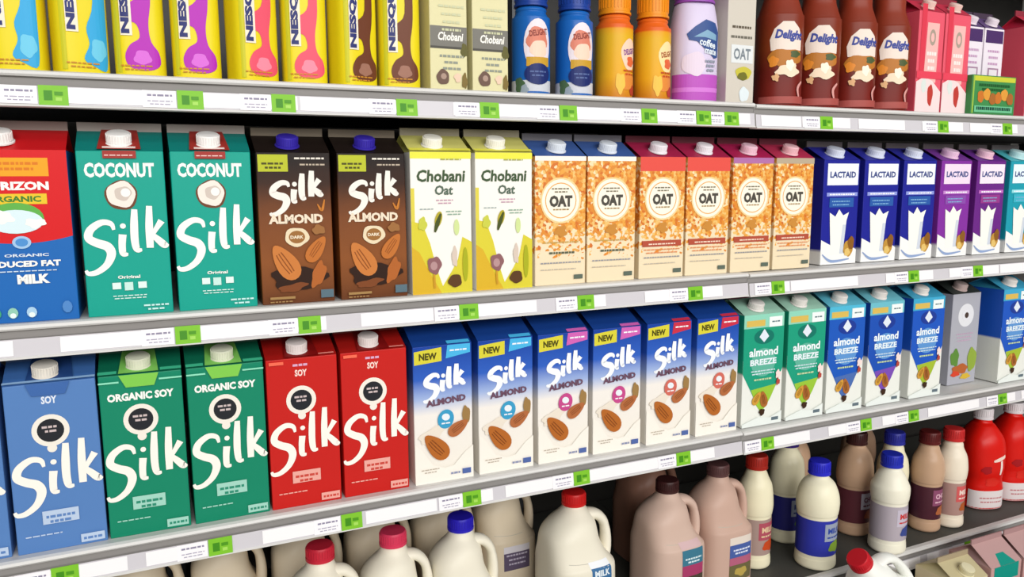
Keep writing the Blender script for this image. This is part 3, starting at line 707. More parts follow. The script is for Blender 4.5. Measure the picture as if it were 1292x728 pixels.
row(Z3, [
 R('soy_blue', -.262, .092, 'light blue soy milk carton cut off by the left edge, beside its full twin', 'light blue soy milk cartons'),
 R('soy_blue', -.165, .092, 'light blue soy milk carton with round dark badge, left of the green cartons', 'light blue soy milk cartons'),
 R('soy_green', -.070, .092, 'green organic soy milk carton beside the light blue carton', 'green organic soy milk cartons'),
 R('soy_green', .024, .092, 'green organic soy milk carton beside the red carton', 'green organic soy milk cartons'),
 R('soy_red', .118, .092, 'red soy milk carton beside the green organic soy carton', 'red soy milk cartons'),
 R('soy_red', .213, .092, 'red soy milk carton beside the blue and white almond carton', 'red soy milk cartons'),
 R('alm_cyan', .312, .090, 'blue and white almond milk carton with light blue badge, beside the red carton', 'blue and white almond milk cartons'),
 R('alm_cyan', .409, .089, 'blue and white almond milk carton with light blue badge, beside the pink-badged one', 'blue and white almond milk cartons'),
 R('alm_pink', .504, .089, 'blue and white almond milk carton with pink badge, beside the light-blue-badged one', 'blue and white almond milk cartons'),
 R('alm_pink', .600, .089, 'blue and white almond milk carton with pink badge, beside the red-flashed one', 'blue and white almond milk cartons'),
 R('alm_red', .698, .089, 'blue and white almond milk carton with red corner flash, beside the pink-badged one', 'blue and white almond milk cartons'),
 R('alm_red', .796, .089, 'blue and white almond milk carton with red corner flash, beside the green carton', 'blue and white almond milk cartons'),
 R('brz_green', .896, .088, 'green and white almond milk carton beside the blue and white almond carton', 'pointed-panel almond milk cartons'),
 R('brz_green', .994, .088, 'green and white almond milk carton beside the bright blue carton', 'pointed-panel almond milk cartons'),
 R('brz_blue', 1.092, .088, 'bright blue almond milk carton with blue panel tip, beside the green one', 'pointed-panel almond milk cartons'),
 R('brz_violet', 1.194, .088, 'bright blue almond milk carton with violet panel tip', 'pointed-panel almond milk cartons'),
 R('brz_lime', 1.308, .088, 'bright blue almond milk carton with lime panel tip, left of the pale grey carton', 'pointed-panel almond milk cartons'),
 R('pale', 1.462, .086, 'pale grey carton with a round eye-like badge, set back on the shelf', None, .03),
 R('brz_lime', 1.575, .088, 'bright blue almond milk carton with lime tip, right of the pale grey carton', 'pointed-panel almond milk cartons'),
])

# ---- top shelf
def scaled(fn, kx, kz):
    def g(a):
        n0 = {k: len(v) for k, v in a.parts.items()}
        fn(a)
        for k, v in a.parts.items():
            for i in range(n0.get(k, 0), len(v)):
                vs, fs, col, d, surf = v[i]
                v[i] = ([(x*kx, z*kz) for x, z in vs], fs, col, d, surf)
    return g
YEL = mat('#e6d31c', .35)
def choc(blob, kind):
    p = [(25, 0), (26.5, 3), (27, 10), (27, 130), (25.5, 160), (22, 178), (15, 190), (14, 200)]
    return lambda: bottle('chocolate_milk_bottle', p, YEL, '#d8be1a', 196, lambda a: art_choc(a, blob, kind), n=4, dy=.95, capr=15, caph=17, seg=56)
names = [('choc_b', '#35a6dc', 'wave', 'blue splash'), ('choc_p', '#b32ab4', 'x', 'magenta splash'), ('choc_r', '#e8546c', 'x', 'pink splash'), ('choc_n', '#6b3a24', 'x', 'brown splash')]
ys = [-.148+.027, -.092+.03, -.029+.029, .032+.029, .095+.03, .158+.03, .220+.03, .281+.03]
lab = ['yellow flavoured milk bottle with blue splash, cut off at the far left edge',
 'yellow flavoured milk bottle with blue splash, beside the magenta-splash bottle',
 'yellow flavoured milk bottle with magenta splash, beside the blue-splash bottle',
 'yellow flavoured milk bottle with magenta splash, beside the pink-splash bottle',
 'yellow flavoured milk bottle with pink splash, beside the magenta-splash bottle',
 'yellow flavoured milk bottle with pink splash, beside the brown-splash bottle',
 'yellow flavoured milk bottle with brown splash, beside the pink-splash bottle',
 'yellow flavoured milk bottle with brown splash, beside the beige coffee creamer carton']
for i, x in enumerate(ys):
    nm, blob, kind, _ = names[i//2]
    place(nm, choc(blob, kind), x, .034, Z1, lab[i], 'bottle', 'yellow flavoured milk bottles', (-4, 16, -2, -2, 17, -3, 17, -3)[i])
def slim(name, w, H, body, roof, fin, artf, cap):
    def mkc():
        def A(a):
            s = a.surf; a.surf = lambda x, z, d: s(x + w/2000, z, d); artf(a)
        return carton(name, w, H, w, mat(body), mat(roof), mat(fin), cap=cap, art=A, capr=11)
    return mkc
cof = slim('creamer_carton', 53, 180, '#dcd6a8', '#cfcaa0', '#a8a48c', art_coffee, '#e6e0c8')
place('cof', cof, .345+.0285, .034, Z1, 'beige coffee creamer carton beside the yellow bottle with brown splash', 'carton', 'beige coffee creamer cartons', .5)
place('cof', cof, .406+.0285, .034, Z1, 'beige coffee creamer carton beside the blue creamer bottle', 'carton', 'beige coffee creamer cartons', -.5)
RB = lambda r: [(r-3, 0), (r-.5, 3), (r, 8), (r, 100), (r-1, 106), (r-4, 112), (r-6, 116), (r-5, 119), (r-6.5, 122), (r-9, 124), (r-9, 150)]
place('dbl', lambda: bottle('creamer_bottle', RB(27.5), mat('#1a62b4', .3), '#1c3f94', 124, scaled(art_delight_blue, 1, 1.05), capr=23, caph=36), (.465+.030)*1.03, .036, Z1, 'bright blue coffee creamer bottle beside the beige carton', 'bottle', 'bright blue creamer bottles', -12)
place('dbl', None, (.534+.030)*1.03, .036, Z1, 'bright blue coffee creamer bottle beside the orange creamer bottle', 'bottle', 'bright blue creamer bottles', -12)
og = lambda: gradient('orange_creamer_print', [(0, '#c8781c'), (.25, '#e6a81e'), (.70, '#dfae22'), (.78, '#e2a01e'), (.80, '#dd5e1a'), (1, '#e8701c')], 0, .13)
place('dor', lambda: bottle('creamer_bottle', RB(28.5), og(), '#e8901a', 124, scaled(lambda a: art_pumpkin(a, 1), .95, 1.05), capr=23.5, caph=36), (.601+.030)*1.03, .036, Z1, 'orange pumpkin coffee creamer bottle beside the bright blue one', 'bottle', 'orange creamer bottles')
place('dor2', lambda: bottle('creamer_bottle', RB(28.5), og(), '#e8901a', 124, scaled(lambda a: art_pumpkin(a, 0), .95, 1.05), capr=23.5, caph=36), (.668+.030)*1.03, .036, Z1, 'orange pumpkin coffee creamer bottle beside the lilac one', 'bottle', 'orange creamer bottles', -4)
place('lil', lambda: bottle('creamer_bottle', [(36, 0), (37.5, 3), (38, 10), (38, 100), (36, 125), (33, 142), (31, 150), (28, 153), (26, 156)], mat('#d6cbe6', .3), '#9a50b4', 152, scaled(art_lilac, .9, 1.12), capr=30, caph=34, n=2.4, dy=.8), .797, .036, Z1, 'wide lilac and purple coffee creamer bottle on the top shelf', 'bottle', None, -10)
place('gre', slim('creamer_carton', 56, 190, '#cfc8bc', '#c4bba8', '#b0a898', scaled(art_greige, 1, 1.27), '#e6e0d8'), .868, .034, Z1, 'narrow greyish white creamer carton with yellow-green fruit picture', 'carton')
BRN = lambda: gradient('chocolate_creamer_print', [(0, '#7c2018'), (.3, '#6a1c14'), (.5, '#7e3414'), (.75, '#7c2c18'), (1, '#8c3420')], 0, .19)
bl = ['dark brown chocolate creamer bottle beside the greyish white carton', 'dark brown chocolate creamer bottle, second from the greyish white carton', 'dark brown chocolate creamer bottle, second from the pink cartons', 'dark brown chocolate creamer bottle beside the pink strawberry carton']
for i, x in enumerate((.980, 1.066, 1.152, 1.236)):
    place('chc', lambda: bottle('creamer_bottle', [(34, 0), (36.5, 3), (37.5, 8), (37.5, 135), (36, 148), (31, 164), (27, 178), (26, 200), (20, 216), (15, 224), (14, 236)], BRN(), '#5a1a14', 232, scaled(art_choc_creamer, 1.1, 1.45), n=2.4, dy=.95), x, .042, Z1, bl[i], 'bottle', 'dark brown creamer bottles', (-24, -34, -22, -26)[i])
pk = slim('milk_carton', 68, 180, '#e4586c', '#c22c48', '#8c2c3c', scaled(art_strawberry, .93, 1.6), '#f0d0c8')
place('pnk', pk, 1.312, .045, Z1, 'pink strawberry milk carton beside the dark brown bottle', 'carton', 'pink strawberry milk cartons', .5)
place('pnk', pk, 1.384, .045, Z1, 'pink strawberry milk carton left of the white and purple cartons', 'carton', 'pink strawberry milk cartons', -.5)
wp = slim('milk_carton', 58, 172, '#ece4ee', '#5c4476', '#48384c', scaled(art_white_purple, 1, 1.5), '#eee4ee')
place('wpu', wp, 1.478, .075, Z1, 'white and purple carton behind the left of the green box', 'carton', 'white and purple cartons')
place('wpu', wp, 1.540, .075, Z1, 'white and purple carton behind the right of the green box', 'carton', 'white and purple cartons')
place('pnk', pk, 1.645, .055, Z1, 'pink strawberry milk carton at the right end of the top shelf', 'carton', 'pink strawberry milk cartons')
def green_box():
    root = thing('snack_box')
    bm = bmesh.new(); box(bm, -.064, .064, -.014, .014, 0, .073, bev=.0015); link('box_shell', bm, mat('#3f8a4c'), root)
    a = Art(lambda x, z, d: (x - .064, -.014 - d, z))
    a.rect('yellow_border', 3, 62, 125, 71, '#c8cc3c'); a.rect('yellow_border', 2, 2, 6, 71, '#9cc04a'); a.lines('lettering', 64, 52, 90, 2, '#1f5c2c', 8, 5)
    for i in range(6):
        a.ell('biscuit_picture', 26 + 17*i, 33 + 5*sin(i*2), 10, 11, ('#c8742c', '#dc9a3c', '#a8662c')[i % 3], lump=.12)
    a.rect('foot_print', 8, 4, 120, 16, '#6cc090'); a.lines('foot_print', 64, 8, 100, 1, '#14463a', 4, 6)
    a.build(root); return root
place('gbx', green_box, 1.482, .013, Z1, 'short green box with orange biscuit picture in front of white cartons', 'box')

# ---- bottom row: jugs and bottles
MILK = mat('#ece6d4', .38); MILK_DIM = mat('#d8c9b0', .4); PINKM = mat('#cfb3a4', .4); PINKM2 = mat('#c9a898', .4)  # tan copy of the milk plastic: dimmer second-row light put into its colour
def lab_gallon(a): 
    a.rect('paper_label', 0, 90, 40, 122, '#f0f2f6'); a.rect('paper_label', 0, 70, 40, 112, '#3d6f9e'); a.text('paper_label', 'MILK', 20, 102, 30, 11, '#e4eef4', .04)
def lab_choc(a):
    a.rect('paper_label', -8, 84, 40, 118, '#d2b2b4'); a.rect('paper_label', -8, 70, 40, 104, '#3c7890'); a.rect('paper_label', -8, 56, 40, 76, '#a83c68'); a.lines('paper_label', 16, 86, 36, 2, '#d8ecf0', 6, 3); a.rect('paper_label', -8, 16, 40, 56, '#4c4438')
def lab_choc2(a):
    a.rect('paper_label', -14, 78, 40, 100, '#e4d8cc'); a.rect('paper_label', -14, 62, 40, 86, '#4860a4'); a.lines('paper_label', 14, 74, 40, 2, '#dfe4f4', 6, 3); a.rect('paper_label', -14, 48, 40, 62, '#b4607c'); a.rect('paper_label', -14, 18, 40, 48, '#6c6440'); a.ell('paper_label', 12, 34, 14, 8, '#b8a050', lump=.2)
def lab_half(a): a.lines('paper_label', -10, 84, 40, 2, '#8c9474', 5, 2)
def lab_half2(a): a.rect('paper_label', -20, 60, 30, 100, '#5c5068'); a.rect('paper_label', -20, 92, 30, 104, '#d8d4dc'); a.lines('paper_label', 5, 86, 40, 3, '#b8b0c4', 8, 3)
JY = .062
place('jr', lambda: jug('milk_jug', 104, 220, MILK, '#c8283c', lab_half), .189, JY, Z4, 'white half gallon milk jug with dark red cap, leftmost capped one in front', 'jug', 'milk jugs in the front row')
place('jp', lambda: jug('milk_jug', 104, 220, MILK, '#d83a5c', lab_half), .296, JY, Z4, 'white half gallon milk jug with pinkish red cap beside the blue-capped jug', 'jug', 'milk jugs in the front row')
place('jb', lambda: jug('milk_jug', 104, 222, MILK, '#2a20b8', lab_half), .403, JY, Z4, 'white half gallon milk jug with blue cap', 'jug', 'milk jugs in the front row')
place('jg', lambda: jug('milk_jug', 117, 222, MILK, '#c81e1e', lab_gallon), .606, .068, Z4, 'large white milk jug with bright red cap standing alone before the gap', 'jug', 'milk jugs in the front row')
place('jc', lambda: jug('milk_jug', 112, 212, PINKM, '#3a1c1c', lab_choc), .792, .066, Z4, 'beige chocolate milk jug with dark brown cap, nearer the gap', 'jug', 'chocolate milk jugs')
place('jc2', lambda: jug('milk_jug', 106, 220, PINKM2, '#5a3c3c', lab_choc2), .908, .072, Z4, 'beige chocolate milk jug with brown cap beside the small bottles', 'jug', 'chocolate milk jugs')
def jt(cap='#7c2a2a'): return lambda: jug('milk_jug', 106, 224, MILK_DIM, cap, lab_half2)
place('jt', jt(), -.045, .205, Z4, 'cream milk jug in the second row at the far left', 'jug', 'milk jugs in the second row')
place('jt', jt(), .072, .205, Z4, 'cream milk jug in the second row, left of the dark-red-capped jug', 'jug', 'milk jugs in the second row')
place('jt', jt(), .190, .205, Z4, 'cream milk jug in the second row, behind the dark-red-capped jug', 'jug', 'milk jugs in the second row')
place('jt', jt(), .306, .205, Z4, 'cream milk jug in the second row, behind the pinkish-red-capped jug', 'jug', 'milk jugs in the second row')
place('jt', jt(), .420, .205, Z4, 'cream milk jug in the second row, directly behind the blue-capped jug', 'jug', 'milk jugs in the second row')
place('jt', jt(), .534, .205, Z4, 'cream milk jug in the second row, its handle showing right of the blue-capped jug', 'jug', 'milk jugs in the second row')
place('jc3', lambda: jug('milk_jug', 116, 222, mat('#8a6454', .4), '#6c1c24', lab_choc2), .845, .205, Z4, 'brown chocolate milk jug hidden behind the two beige jugs', 'jug', 'chocolate milk jugs')

def pint(r, h, body, cap, wrap, artf, z0=28, z1=98):
    p = [(r-3, 0), (r-.6, 3), (r, 8), (r-.8, 20), (r-1.5, 26), (r-1.5, 98), (r-.5, 104), (r+1, 116), (r+1, 130), (r-2, h-58), (r-9, h-42), (19, h-32), (17, h-27), (16.5, h-8)]
    return lambda: bottle('milk_bottle', p, body, cap, h-25, artf, capr=19.5, caph=25, sleeve=(z0, z1, wrap))
def lab_b(c1, c2, c3, t='MILK'):
    def f(a):
        a.rect('label_print', -14, 58, 30, 92, c1, nx=6); a.text('label_print', t, 8, 78, 32, 11, c3, .04); a.ell('label_print', 10, 46, 15, 11, c2, lump=.2); a.lines('label_print', 8, 64, 34, 1, c3, 5, 3)
    return f
WM = mat('#efe8c8', .3); CM = mat('#c4a184', .3)
BX = [
 ('bA', pint(32, 216, WM, '#a8281e', mat('#a89088'), lab_b('#b05060', '#c84a20', '#e4c8a0')), 1.009, .085, 'slim cream milk bottle with red cap beside the beige chocolate jug'),
 ('bB', pint(34, 222, WM, '#3a2478', mat('#2c2c78'), lab_b('#8c94a4', '#4c6c3c', '#24346c')), 1.141, .140, 'cream milk bottle with violet cap behind the blue-capped bottle'),
 ('bC', pint(38, 204, mat('#f3eed2', .3), '#2a2cc4', mat('#3038a8'), lab_b('#9aa4b8', '#7c9c30', '#2c48a0')), 1.117, .035, 'plump cream milk bottle with bright blue cap and blue label'),
 ('bD', pint(35, 214, CM, '#3c1c1c', mat('#5c2c34'), lab_b('#a8a4b0', '#8c4428', '#5c2030', 'CHOC')), 1.294, .105, 'tan chocolate milk bottle with brown cap behind the low blue-capped bottle'),
 ('bE', pint(35, 196, mat('#f3efdc', .3), '#2430b4', mat('#b4aab4'), lab_b('#c4bccc', '#3c4c90', '#c83838')), 1.292, .018, 'low white milk bottle with blue cap and pale grey label'),
 ('bE2', pint(30, 210, WM, '#2c3098', mat('#8c88a0'), lab_b('#b4b0c4', '#40508c', '#c83838')), 1.374, .080, 'white milk bottle with blue cap between the low bottle and the tan bottle'),
 ('bF', pint(31, 210, CM, '#5c1c1c', mat('#4c2430'), lab_b('#8c4c6c', '#b0643c', '#e4b8c8', 'CHOC')), 1.442, .050, 'tan chocolate milk bottle with dark red cap beside the red-capped bottle'),
 ('bG', pint(30, 210, mat('#efe4d0', .3), '#c42c2c', mat('#b08c84'), lab_b('#d45c5c', '#b45c28', '#f2dcd0')), 1.505, .042, 'cream milk bottle with red cap left of the large red bottles'),
 ('bH', pint(36, 214, CM, '#4c2420', mat('#4c2430'), lab_b('#8c4c6c', '#b0643c', '#e4b8c8', 'CHOC')), 1.215, .20, 'dark-capped chocolate milk bottle in the second row behind the tan bottle'),
 ('bI', pint(36, 214, CM, '#a01c24', mat('#4c2430'), lab_b('#8c4c6c', '#b0643c', '#e4b8c8', 'CHOC')), 1.41, .20, 'red-capped chocolate milk bottle in the second row'),
]
for key, m, x, y, l in BX: place(key, m, x, y, Z4, l, 'bottle', 'small milk bottles on the jug shelf')
def red_art(a):
    a.rect('foot_band', -72, 2, 120, 44, '#e6dcdc', nx=20); a.lines('foot_band', 4, 26, 60, 2, '#c47c80', 9, 3)
    a.stroke('brand_lettering', [(0, 112, .6), (14, 116, 1.2), (34, 122, 1)], 7, '#f4d8cc'); a.stroke('brand_lettering', [(20, 112, 1), (22, 96, 1.2), (20, 80, .8)], 6, '#f4e0d8')
    a.ell('fruit_picture', -14, 92, 12, 9, '#a8141c', lump=.2); a.ell('fruit_picture', 2, 64, 16, 10, '#d8281c', lump=.2)
redb = lambda: bottle('drink_bottle', [(42, 0), (44.5, 3), (45, 8), (45, 44), (43, 58), (42.5, 70), (45, 88), (45.5, 120), (44, 142), (38, 162), (24, 184), (17, 192), (16, 208)], mat('#d8180f', .3), '#e6dfe2', 198, red_art, capr=19, caph=24, n=2.6)
place('red', redb, 1.662, .085, Z4, 'tall red drink bottle with white cap beside the small milk bottles', 'bottle', 'tall red drink bottles', -20)
place('red', redb, 1.768, .085, Z4, 'tall red drink bottle with white cap, further right', 'bottle', 'tall red drink bottles', -20)
# ---- bottom deck
place('jlow', lambda: jug('milk_jug', 116, 248, mat('#f3f4ee', .38), '#c8202c', None), 1.250, -.085, Z5 + .0375, 'white milk jug with red cap leaning on the lowest deck at the bottom edge', 'jug', None, 0, 0, -40)
def art_low(a):
    W, H, R, L = a.W, a.H, a.roof, a.L
    a.poly('gable_panel', [(W*.3, 0), (W*.8, 0), (W*.55, L*.9)], '#0f9484', R); a.rect('teal_panel', W*.1, H*.8, W*.9, H, '#0f9484')
low1 = lambda: carton(NM, 86, 140, 88, mat('#d8c8a4'), mat('#c8bc94'), mat('#a8987c'), cap='#e4dcb8', art=None)
low2 = lambda: carton(NM, 90, 150, 88, mat('#c89c98'), mat('#c09a98'), mat('#a88484'), art=art_low, rise=30)
place('low1', low1, 1.352, -.080, Z5, 'beige gable carton on the lowest deck beside the white jug', 'carton', None)
place('low2', low2, 1.449, -.080, Z5, 'dusty pink carton with teal gable mark on the lowest deck, nearer the jug', 'carton', 'dusty pink cartons on the lowest deck')
place('low2', low2, 1.547, -.080, Z5, 'dusty pink carton with teal gable mark on the lowest deck, further right', 'carton', 'dusty pink cartons on the lowest deck')

# ------------------------------------------------------------ the refrigerated case
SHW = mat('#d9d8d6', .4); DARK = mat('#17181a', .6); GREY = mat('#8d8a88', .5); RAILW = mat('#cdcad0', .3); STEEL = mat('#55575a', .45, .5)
def shelf(x0, x1, z, label, drop=0, deckm=None):
    root = thing('refrigerator_shelf', ((x0+x1)/2, 0, z - drop)); hw = (x1-x0)/2 - .0015
    bm = bmesh.new(); box(bm, -hw, hw, .001, .46, -.004+drop*0, 0, 0); link('deck', bm, deckm or SHW, root)
    bm = bmesh.new(); box(bm, -hw, hw, .012, .45, -.024, -.0045); link('underside_shade_pan', bm, DARK, root)  # dark pan: the shade under the deck is put into its colour
    # price rail: rolled lip, recessed grey channel, slanted white card holder, bottom bead
    P = [(.001, 0), (-.009, .0008), (-.0135, -.0008), (-.0145, -.004), (-.0125, -.0062), (-.0085, -.0075), (-.0085, -.0150), (-.0125, -.0158), (-.0150, -.0350), (-.0165, -.0362), (-.0165, -.0378), (-.013, -.0385), (.001, -.0380)]
    bm = bmesh.new()
    A = [bm.verts.new((-hw, y, zz)) for y, zz in P]; B = [bm.verts.new((hw, y, zz)) for y, zz in P]
    for i in range(len(P)-1):
        f = bm.faces.new((A[i], A[i+1], B[i+1], B[i])); f.material_index = 1 if i in (4, 5, 6) else (2 if i == 7 else 0)
    bm.faces.new((A[-1], A[0], B[0], B[-1])); bm.faces.new(list(reversed(A))); bm.faces.new(B)
    bmesh.ops.recalc_face_normals(bm, faces=bm.faces)
    link('price_rail', bm, [SHW, GREY, RAILW], root)
    rr = random.Random(int(z*1000 + x0*10)); x = -hw + .01        # blank paper strips slid into the card holder
    bm = bmesh.new(); th = .0025/.0192
    while x < hw - .08:
        L_ = min(rr.uniform(.06, .16), hw - .01 - x)
        q = [bm.verts.new((xx, -.0127 - (-.0158 - zz)*th - .0004 - .0001, zz)) for xx, zz in ((x, -.0335), (x+L_, -.0335), (x+L_, -.0168), (x, -.0168))]
        bm.faces.new(q); x += L_ + rr.choice((.003, .02, .045, .07))
    o = link('paper_insert', bm, mat('#f4f2f4', .4), root); o['kind'] = 'stuff'
    for s in (-1, 1):
        bm = bmesh.new()
        pts = [(.02, -.024), (.46, -.024), (.46, -.09), (.40, -.075)]
        x = s*(hw-.004)
        A = [bm.verts.new((x-.0015, y, zz)) for y, zz in pts]; B = [bm.verts.new((x+.0015, y, zz)) for y, zz in pts]
        bm.faces.new(A); bm.faces.new(list(reversed(B)))
        for i in range(4): bm.faces.new((A[i], B[i], B[(i+1) % 4], A[(i+1) % 4]))
        bmesh.ops.recalc_face_normals(bm, faces=bm.faces)
        link('bracket', bm, DARK, root)
    root['label'] = label; root['category'] = 'shelf'; root['group'] = 'shelves of the refrigerated case'
SEAM = .885
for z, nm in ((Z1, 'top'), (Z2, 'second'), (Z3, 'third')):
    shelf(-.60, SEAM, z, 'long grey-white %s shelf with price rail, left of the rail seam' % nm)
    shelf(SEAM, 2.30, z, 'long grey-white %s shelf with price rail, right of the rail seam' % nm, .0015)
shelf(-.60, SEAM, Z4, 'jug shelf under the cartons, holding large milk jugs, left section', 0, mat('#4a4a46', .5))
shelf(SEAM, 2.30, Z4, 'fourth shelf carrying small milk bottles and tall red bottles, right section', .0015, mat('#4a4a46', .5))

def struct(name, bm, m):
    o = link(name, bm, m); o['kind'] = 'structure'; return o
backm = gradient('case_back', [(0, '#3c3a36'), (1, '#2c2b2a')], 0, 2)
bm = bmesh.new(); box(bm, -.62, 2.32, .50, .53, 0, 2.05); struct('wall_back', bm, backm)
bm = bmesh.new(); box(bm, -.65, -.62, -.30, .53, 0, 2.05); struct('wall_left', bm, SHW)
bm = bmesh.new(); box(bm, 2.32, 2.35, -.30, .53, 0, 2.05); struct('wall_right', bm, SHW)
bm = bmesh.new(); box(bm, -.65, 2.35, -.02, .55, 2.05, 2.12); struct('trim_1', bm, SHW)
bm = bmesh.new()
box(bm, -.62, 2.32, -.27, .50, .53, Z5); box(bm, -.62, 2.32, -.30, -.27, .12, Z5+.03); box(bm, -.62, 2.32, -.24, .50, 0, .12)
struct('trim_2', bm, [mat('#4a4c4e')])
bm = bmesh.new(); box(bm, -6, 8, -6, 2, -.05, 0)
def tile():
    m = bpy.data.materials.new('floor_tile'); m.use_nodes = True; nt = m.node_tree
    b = nt.nodes['Principled BSDF']; b.inputs['Roughness'].default_value = .3
    br = nt.nodes.new('ShaderNodeTexBrick'); br.offset = 0; br.inputs['Scale'].default_value = 3.3; br.inputs['Mortar Size'].default_value = .006
    br.inputs['Brick Width'].default_value = 1; br.inputs['Row Height'].default_value = 1
    br.inputs['Color1'].default_value = hexc('#d8d4cc'); br.inputs['Color2'].default_value = hexc('#cfcbc2'); br.inputs['Mortar'].default_value = hexc('#9c988f')
    tc = nt.nodes.new('ShaderNodeTexCoord'); nt.links.new(tc.outputs['Object'], br.inputs['Vector']); nt.links.new(br.outputs[0], b.inputs['Base Color'])
    return m
struct('floor', bm, tile())
# slotted uprights behind the shelves
for x, l in ((.0, 'dark slotted upright post behind the left jugs'), (.70, 'dark slotted upright post in the gap beside the red-capped jug'), (SEAM+.50, 'dark slotted upright post behind the small milk bottles')):
    bm = bmesh.new(); box(bm, -.016, .016, -.012, .012, 0, 1.48, bev=.001)
    for k in range(44):
        box(bm, -.009, -.004, -.0135, -.0118, .02 + k*.033, .036 + k*.033, 1); box(bm, .004, .009, -.0135, -.0118, .02 + k*.033, .036 + k*.033, 1)
    o = link('shelf_upright', bm, [STEEL, DARK]); o.location = (x, .4865, Z5); o['label'] = l; o['category'] = 'post'; o['group'] = 'slotted uprights at the back of the case'

# ------------------------------------------------------------ price tags on the rails
def tag():
    root = thing('price_tag')
    th = atan(.0025/.0192)
    def S(x, z, d): return (x, -.0138 - d - (-z)*0 + (z)*math.tan(th)*1.0, z)
    bm = bmesh.new()
    def plate(x0, x1, z0, z1, d, m):
        vs = []
        for dd in (d, d - .0006):
            vs.append([bm.verts.new(S(x, z, dd)) for x, z in ((x0, z0), (x1, z0), (x1, z1), (x0, z1))])
        A, B = vs
        bm.faces.new(A); bm.faces.new(list(reversed(B)))
        for i in range(4): bm.faces.new((A[i], B[i], B[(i+1) % 4], A[(i+1) % 4]))
        bmesh.ops.recalc_face_normals(bm, faces=bm.faces)
    plate(-.050, -.015, -.0095, .0095, .0012, None); c = link('product_card', bm, mat('#f4f2f6'), root)
    bm = bmesh.new(); plate(-.014, .014, -.0105, .0105, .0016, None); g = link('price_sticker', bm, mat('#7cc02c'), root)
    a = Art(lambda x, z, d: S(x, z, .0012 + d)); a.lines('card_print', -32, 3, 26, 1, '#8d88a0', 4, 2.2); a.lines('card_print', -32, -3, 26, 2, '#a8a4b8', 3.4, 1.2)
    a.build(root)
    a = Art(lambda x, z, d: S(x, z, .0016 + d)); a.rect('sticker_print', -9, -5.5, -1, 5, '#3f8a14'); a.rect('sticker_print', 1, 0, 9, 4, '#4c9418'); a.rect('sticker_print', 2, -6, 8, -2, '#a4d85c')
    a.build(root)
    return root
def tags(z, xs, where):
    for x, b in xs:
        place('tag', tag, x, 0, z - .0255, 'green and white price tag on the %s rail below %s' % (where, b), 'price tag', 'price tags on the shelf rails')
tags(Z1, [(-.088, 'the second blue-splash yellow bottle'), (.0486, 'the second magenta-splash yellow bottle'), (.1527, 'the pink-splash yellow bottles'), (.3069, 'the last brown-splash yellow bottle'), (.4227, 'the second beige creamer carton'), (.5438, 'the blue creamer bottles'), (.6812, 'the second orange creamer bottle'), (.7817, 'the lilac creamer bottle'), (.8361, 'the greyish white creamer carton')], 'top')
tags(Z1-.0015, [(1.0375, 'the second dark brown creamer bottle'), (1.3265, 'the pink strawberry cartons'), (1.5096, 'the green biscuit box')], 'top')
tags(Z2, [(.030, 'the second teal coconut carton'), (.1726, 'the first dark brown almond carton'), (.389, 'the white and yellow oat cartons'), (.5749, 'the blue-topped oat cartons'), (.7754, 'the second red-banded oat carton')], 'second')
tags(Z2-.0015, [(.9467, 'the last orange oat carton'), (1.2755, 'the three dark blue cartons'), (1.4565, 'the purple milk carton')], 'second')
tags(Z3, [(-.1176, 'the light blue soy carton'), (.0517, 'the second green soy carton'), (.217, 'the two red soy cartons'), (.3901, 'the light-blue-badged almond cartons'), (.5704, 'the first pink-badged almond carton'), (.7608, 'the first red-flashed almond carton')], 'third')
tags(Z3-.0015, [(.9386, 'the first green almond carton'), (1.1748, 'the plain bright blue almond carton'), (1.3019, 'the lime-tipped almond carton'), (1.5659, 'the pale grey carton')], 'third')
tags(Z4-.0015, [(1.4981, 'the tan and cream milk bottles')], 'fourth')

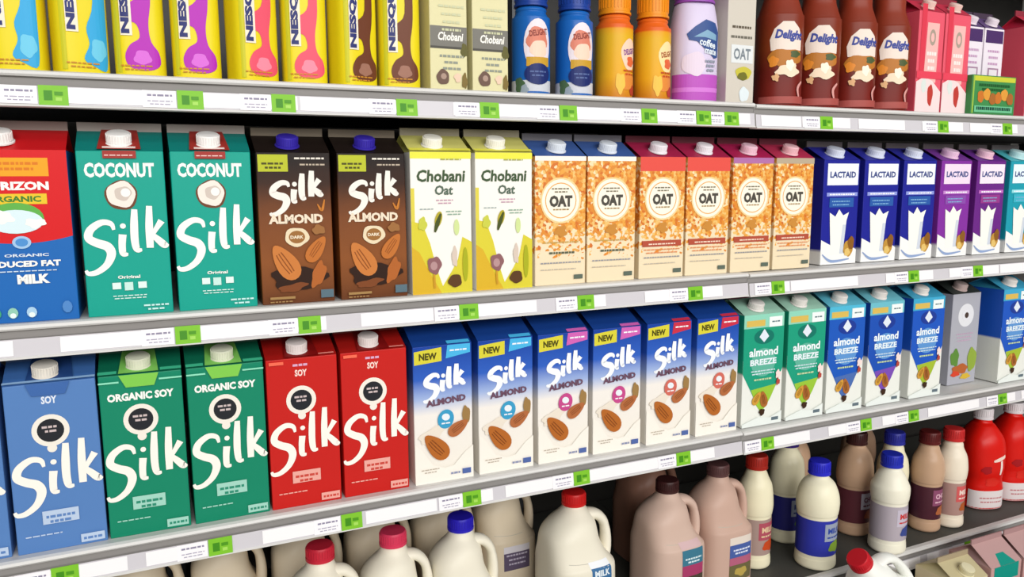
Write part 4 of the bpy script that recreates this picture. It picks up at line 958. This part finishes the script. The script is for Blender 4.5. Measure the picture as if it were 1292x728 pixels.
# ------------------------------------------------------------ camera (solved from the shelf lines)
f = 980.
X = Vector((2790-646, 214-364, f)).normalized()
V = Vector((680-646, 7250-364, f)); V = (V - X*V.dot(X)).normalized(); Zc = -V
Yc = X.cross(Zc); Yc = Yc if Yc.z > 0 else -Yc
# rows give world axes in (right, down, forward) camera coordinates
right = Vector((X.x, Yc.x, Zc.x)); down = Vector((X.y, Yc.y, Zc.y)); fwd = Vector((X.z, Yc.z, Zc.z))
cam_d = bpy.data.cameras.new('camera'); cam = bpy.data.objects.new('camera', cam_d); COL.objects.link(cam)
M = Matrix((right, -down, -fwd)).transposed().to_4x4(); M.translation = (0, -1.0, 1.5); cam.matrix_world = M
cam_d.sensor_width = 36; cam_d.lens = 36 * f / 1292; cam_d.clip_start = .02
SC.camera = cam

# ------------------------------------------------------------ light: aisle tube, added frontal fill and store ambience
w = bpy.data.worlds.new('store'); SC.world = w; w.use_nodes = True
w.node_tree.nodes['Background'].inputs[0].default_value = (1, .99, .97, 1); w.node_tree.nodes['Background'].inputs[1].default_value = .21
def area(name, loc, size, sy, power, target, col=(1, .98, .95)):
    l = bpy.data.lights.new(name, 'AREA'); l.shape = 'RECTANGLE'; l.size = size; l.size_y = sy; l.energy = power; l.color = col
    o = bpy.data.objects.new(name, l); COL.objects.link(o); o.location = loc
    o.rotation_euler = (Vector(target) - Vector(loc)).to_track_quat('-Z', 'Y').to_euler(); return o
area('aisle_fill_light', (.8, -1.8, 3.0), 4.5, .35, 14, (.8, -.2, 1.2))
area('aisle_fill_light', (.8, -4.2, 3.2), 6, .8, 112, (.8, 0, 1.0))  # unseen fill, added to light the product fronts from a low angle
area('aisle_fill_light', (.2, -7.0, 3.2), 7, 1.2, 225, (.8, 0, 1.0))  # second unseen fill, added farther back for more frontal light
vs = SC.view_settings
SC.display_settings.display_device = 'sRGB'
vs.view_transform = 'Standard'; vs.look = 'None'; vs.gamma = 1; vs.use_curve_mapping = False; vs.exposure = 0
SC.cycles.max_bounces = 6
